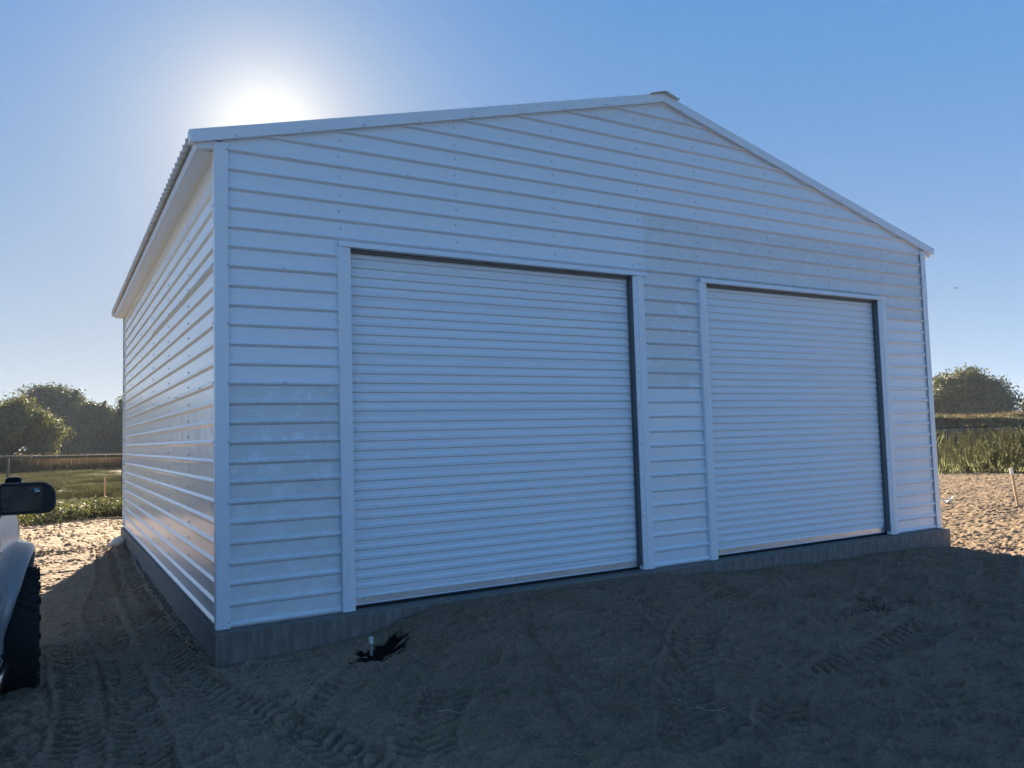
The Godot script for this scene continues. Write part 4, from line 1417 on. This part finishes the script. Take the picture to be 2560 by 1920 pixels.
func side_mirror(T: Node3D, s: float) -> void:
	var st := sb()
	st.set_smooth_group(0)
	var c := Vector3(1.093, 1.358, -1.047)
	rounded_shell(st, c, Vector2(0.165, 0.106), 0.13, 0.03, 0.095)
	rounded_face(st, c + Vector3(0, 0, 0.004), Vector2(0.159, 0.102), 0.028, 0.092)
	var h := done("side_mirror", st, M.plastic, T)
	st = sb()
	rounded_face(st, c + Vector3(-0.028, -0.002, 0.0065), Vector2(0.116, 0.082), 0.018)
	done("glass", st, M.mirror, h)
	st = sb()
	st.set_smooth_group(0)
	lathe(st, [Vector2(0.027, 0.0), Vector2(0.027, 0.003), Vector2(0.023, 0.0045), Vector2(0.014, 0.0075), Vector2(0.0, 0.009)], c + Vector3(0.048, 0.040, 0.0065), Vector3.BACK, 20)
	done("spot_mirror", st, M.mirror_round, h)
	st = sb()
	tube(st, [c + Vector3(-0.12, -0.05, -0.05), c + Vector3(-0.2, -0.06, -0.02), Vector3(0.90, 1.28, -0.98)], [0.045, 0.04, 0.05], 8)
	done("arm", st, M.plastic, h)
	if s < 0: h.scale = Vector3(-1, 1, 1)

func wheel(T: Node3D, at: Vector3, s: float, steer: float) -> void:
	var W := Node3D.new()
	W.name = "wheel"
	T.add_child(W, true)
	W.position = at
	W.rotation.y = steer
	var ax := Vector3(s, 0, 0)
	var st := sb()
	st.set_smooth_group(0)
	# from the inner bead over the tread to the outer bead
	lathe(st, [Vector2(0.215, -0.125), Vector2(0.26, -0.135), Vector2(0.33, -0.142), Vector2(0.385, -0.135), Vector2(0.402, -0.118), Vector2(0.408, -0.06), Vector2(0.410, 0.0), Vector2(0.408, 0.06), Vector2(0.402, 0.118), Vector2(0.385, 0.135), Vector2(0.33, 0.142), Vector2(0.26, 0.135), Vector2(0.215, 0.125)], Vector3.ZERO, ax, 48)
	st.set_smooth_group(-1)
	for k in 40:
		for row in 5:
			var a := TAU * (k + (0.5 if row % 2 else 0.0)) / 40.0
			var d := Vector3(0, cos(a), sin(a))
			var t := Vector3(0, -sin(a), cos(a))
			var x0: float = [-0.130, -0.078, -0.026, 0.030, 0.082][row]
			var x1: float = [-0.084, -0.030, 0.026, 0.078, 0.132][row]
			var ra := 0.400
			var rb := 0.418 - 0.003 * absf(row - 2)
			var hw := 0.022
			var p: Array = []
			for q in [[x0, -hw], [x1, -hw * 0.8], [x1, hw], [x0, hw * 0.8]]: p.append(Vector2(q[0], q[1]))
			var lo := []
			var hi := []
			for q in p:
				lo.append(ax * q.x + t * q.y + d * ra)
				hi.append(ax * q.x + t * q.y * 0.92 + d * rb)
			for i in 4:
				var j := (i + 1) % 4
				if s > 0: quad(st, lo[j], lo[i], hi[i], hi[j])
				else: quad(st, lo[i], lo[j], hi[j], hi[i])
			if s > 0: quad(st, hi[3], hi[2], hi[1], hi[0])
			else: quad(st, hi[0], hi[1], hi[2], hi[3])
			# shoulder lug down the sidewall
			if row == 4 and k % 2 == 0:
				var b := ax * 0.138 + d * 0.36
				prism(st, PackedVector2Array([Vector2(-0.02, 0), Vector2(0.02, 0), Vector2(0.014, 0.05), Vector2(-0.014, 0.05)]), b, t, d, ax * 0.010)
	done("tyre", st, M.tyre, W)
	st = sb()
	st.set_smooth_group(0)
	lathe(st, [Vector2(0.218, -0.12), Vector2(0.205, -0.02), Vector2(0.20, 0.05), Vector2(0.222, 0.124), Vector2(0.228, 0.128), Vector2(0.21, 0.126), Vector2(0.185, 0.06), Vector2(0.12, 0.03), Vector2(0.07, 0.055), Vector2(0.0, 0.058)], Vector3.ZERO, ax, 32)
	done("rim", st, M.rim, W)

# ------------------------------------------------------------------ materials
func smear_texture(s: int, clear: Color, film: Color, amount: float) -> ImageTexture:
	# film left on the paint, rubbed away in streaks and patches; one tile is 2.4 m x 1.2 m
	var w := 768
	var h := 384
	var im := Image.create_empty(w, h, false, Image.FORMAT_RGB8)
	var a := noise(0.012, s, 4)
	var b := noise(0.05, s + 1, 3)
	var c := noise(0.02, s + 2, 2)
	for y in h:
		for x in w:
			var wx := x + 26.0 * c.get_noise_2d(x, y)
			var wy := y + 26.0 * c.get_noise_2d(x + 500, y)
			var v := a.get_noise_2d(wx * 0.9, wy * 1.5) + 0.45 * b.get_noise_2d(wx, wy * 0.6)
			var m := smoothstep(amount, amount + 0.12, v) * (0.45 + 0.45 * clampf(b.get_noise_2d(wx * 0.4, wy) * 2.0 + 0.6, 0.0, 1.0))
			var q := film.lerp(clear, m)
			q = q * (1.0 + 0.04 * b.get_noise_2d(x * 0.3, y * 0.3))
			im.set_pixel(x, y, q.linear_to_srgb())
	im.generate_mipmaps()
	return ImageTexture.create_from_image(im)

# trodden sand: scuffed plates with crisp edges over fine grain; one tile is 1.6 m
func crust_texture() -> ImageTexture:
	var n := 1024
	var plates := noise(0.016, 91, 3)
	plates.fractal_type = FastNoiseLite.FRACTAL_RIDGED
	plates.domain_warp_enabled = true
	plates.domain_warp_amplitude = 24.0
	plates.domain_warp_frequency = 0.012
	var a := plates.get_seamless_image(n, n)
	var b := noise(0.045, 92, 4).get_seamless_image(n, n)
	var c := noise(0.011, 93, 2).get_seamless_image(n, n)
	var im := Image.create_empty(n, n, false, Image.FORMAT_RGB8)
	for y in n:
		for x in n:
			var k := a.get_pixel(x, y).r
			var step := smoothstep(0.42, 0.52, c.get_pixel(x, y).r + 0.25 * (b.get_pixel(x, y).r - 0.5))
			var v := 0.42 * k + 0.22 * b.get_pixel(x, y).r + 0.30 * step
			im.set_pixel(x, y, Color(v, v, v))
	im.generate_mipmaps()
	return ImageTexture.create_from_image(im)

func make_materials() -> void:
	var dents := noise_tex(0.006, 61, 3, 512)
	var grain := noise_tex(0.05, 62, 4, 512)
	var white := lin(0.825, 0.885, 0.94)  # white paint with the blue of the skylight put into its colour
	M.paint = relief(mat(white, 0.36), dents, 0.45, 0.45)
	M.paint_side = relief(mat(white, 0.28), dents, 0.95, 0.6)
	for n in ["paint", "paint_side"]:
		M[n].clearcoat_enabled = true
		M[n].clearcoat = 0.6 if n == "paint" else 0.6
		M[n].clearcoat_roughness = 0.2 if n == "paint" else 0.19
	M.trim = relief(mat(lin(0.835, 0.89, 0.94), 0.36), dents, 0.25, 0.7)
	M.trim_soft = relief(mat(lin(0.77, 0.81, 0.85), 0.5), dents, 0.3, 0.7)
	M.curtain = relief(mat(lin(0.825, 0.885, 0.94), 0.32), dents, 0.2, 0.8)
	var i := 0
	for q in [["filmed", 0.20, 0.745], ["filmed2", 0.42, 0.755], ["smeared", 0.10, 0.79]]:
		var m := mat(Color.WHITE, 0.46)
		m.clearcoat_enabled = true
		m.clearcoat = 0.35
		m.clearcoat_roughness = 0.3
		m.albedo_texture = smear_texture(70 + i * 5, Color(0.825, 0.885, 0.94), Color(q[2], q[2] * 1.045, q[2] * 1.075), q[1])
		m.uv1_scale = Vector3(1.0 / 2.4, 1.0 / 1.2, 1)
		M[q[0]] = m
		i += 1
	M.galv = mat(lin(0.55, 0.56, 0.57), 0.38, 0.9)
	M.galv_bright = relief(mat(lin(0.74, 0.76, 0.78), 0.34, 0.85), dents, 0.25, 1.2)
	M.galv_dark = mat(lin(0.19, 0.20, 0.21), 0.5, 0.35)
	M.screw = mat(lin(0.40, 0.43, 0.47), 0.4, 0.2)
	M.screw_light = mat(lin(0.60, 0.65, 0.70), 0.4, 0.1)
	M.film = mat(lin(0.72, 0.71, 0.66), 0.5)
	M.rubber = mat(lin(0.012, 0.012, 0.013), 0.8)
	var con := relief(mat(lin(0.255, 0.235, 0.208), 0.9), grain, 0.35, 1.0)
	con.uv1_scale = Vector3(2.2, 0.5, 2.2)
	con.albedo_texture = noise_tex(0.010, 66, 5, 512, 0.76, 1.0)
	M.concrete = con
	var gm := relief(mat(Color.WHITE, 0.95), crust_texture(), 1.5, 0.62)
	gm.vertex_color_use_as_albedo = true
	gm.albedo_texture = noise_tex(0.05, 67, 5, 1024, 0.70, 1.0)
	gm.metallic_specular = 0.25
	M.ground = gm
	M.leaf = mat(Color.WHITE, 0.7)
	M.leaf.vertex_color_use_as_albedo = true
	M.leaf.backlight_enabled = true
	M.leaf.backlight = Color(0.75, 0.78, 0.42)
	M.leaf.cull_mode = BaseMaterial3D.CULL_DISABLED
	M.grass = mat(Color.WHITE, 0.8)
	M.grass.vertex_color_use_as_albedo = true
	M.grass.backlight_enabled = true
	M.grass.backlight = Color(1.3, 1.3, 1.15)
	M.grass.cull_mode = BaseMaterial3D.CULL_DISABLED
	M.bark = mat(lin(0.06, 0.05, 0.042), 0.9)
	M.straw_stem = mat(lin(0.17, 0.15, 0.075), 0.8)
	M.pvc = mat(lin(0.74, 0.74, 0.72), 0.45)
	var pd := mat(lin(0.5, 0.46, 0.40), 0.7)
	pd.albedo_texture = noise_tex(0.03, 68, 3, 128, 0.55, 1.0)
	pd.uv1_triplanar = true
	pd.uv1_scale = Vector3.ONE * 12.0
	M.pvc_dirty = pd
	M.cloth = relief(mat(lin(0.62, 0.60, 0.56), 0.8), dents, 1.0, 6.0)
	M.white_flat = mat(lin(0.76, 0.75, 0.72), 0.7)
	M.stake = mat(lin(0.45, 0.32, 0.20), 0.8)
	M.stake_red = mat(lin(0.30, 0.17, 0.10), 0.8)
	var ru := mat(lin(0.13, 0.10, 0.055), 0.65)
	ru.albedo_texture = noise_tex(0.04, 69, 4, 256, 0.5, 1.0)
	ru.uv1_triplanar = true
	ru.uv1_scale = Vector3.ONE * 1.5
	M.rust = ru
	M.black_pipe = mat(lin(0.015, 0.015, 0.016), 0.6)
	M.bird = mat(lin(0.03, 0.03, 0.03), 0.8)
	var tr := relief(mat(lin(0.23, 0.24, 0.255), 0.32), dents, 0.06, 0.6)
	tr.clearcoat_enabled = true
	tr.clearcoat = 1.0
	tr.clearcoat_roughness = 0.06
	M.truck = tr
	M.chrome = mat(lin(0.62, 0.62, 0.62), 0.14, 1.0)
	M.plastic = mat(lin(0.012, 0.012, 0.013), 0.5)
	M.dark_glass = mat(lin(0.01, 0.012, 0.012), 0.04)
	M.mirror = mat(lin(0.014, 0.016, 0.018), 0.12)
	M.mirror_round = mat(lin(0.20, 0.21, 0.22), 0.06, 0.9)
	M.lamp_glass = mat(lin(0.6, 0.6, 0.58), 0.1)
	M.red_lens = mat(lin(0.35, 0.02, 0.015), 0.2)
	M.tyre = relief(mat(lin(0.018, 0.018, 0.019), 0.85), grain, 0.15, 9.0)
	M.rim = mat(lin(0.30, 0.30, 0.31), 0.35, 0.9)

func _ready() -> void:
	# ---- camera, sky, sun, exposure
	var cam := Camera3D.new()
	cam.name = "camera"
	add_child(cam)
	cam.transform = Transform3D(Basis(Vector3(0.86371974, -0.02845294, 0.50316861), Vector3(-0.00856767, 0.99743174, 0.07110923), Vector3(-0.50389961, -0.06572943, 0.86125770)), Vector3(-1.08596, 1.38486, 6.26634))
	cam.fov = 52.0512
	cam.near = 0.05
	cam.far = 4000.0
	var sun_dir := Vector3(0.2145, 0.358, -0.909).normalized()
	var sky_gain := 0.19
	var env := Environment.new()
	env.background_mode = Environment.BG_SKY
	var sky := Sky.new()
	var pano := PanoramaSkyMaterial.new()
	pano.panorama = ImageTexture.create_from_image(sky_image(sun_dir))
	pano.energy_multiplier = 1.0
	sky.sky_material = pano
	env.sky = sky
	env.background_energy_multiplier = sky_gain
	env.tonemap_mode = Environment.TONE_MAPPER_LINEAR
	env.tonemap_exposure = 1.0 / sky_gain
	env.sdfgi_enabled = true
	env.ssao_enabled = true
	env.ssil_enabled = true
	env.fog_enabled = true
	env.fog_density = 0.0005
	env.fog_light_color = Color(0.80, 0.86, 0.92)
	var we := WorldEnvironment.new()
	we.name = "world_environment"
	we.environment = env
	add_child(we)
	var sun := DirectionalLight3D.new()
	sun.name = "sun"
	add_child(sun)
	sun.look_at_from_position(sun_dir * 50.0, Vector3.ZERO)
	sun.light_energy = 1.6
	sun.light_color = Color(1.0, 0.93, 0.82)
	sun.light_angular_distance = 0.5
	sun.shadow_enabled = true
	make_materials()
	# ---- setting, then things
	build_ground()
	build_garage()
	build_plants()
	build_truck()
	build_small()
	litter()
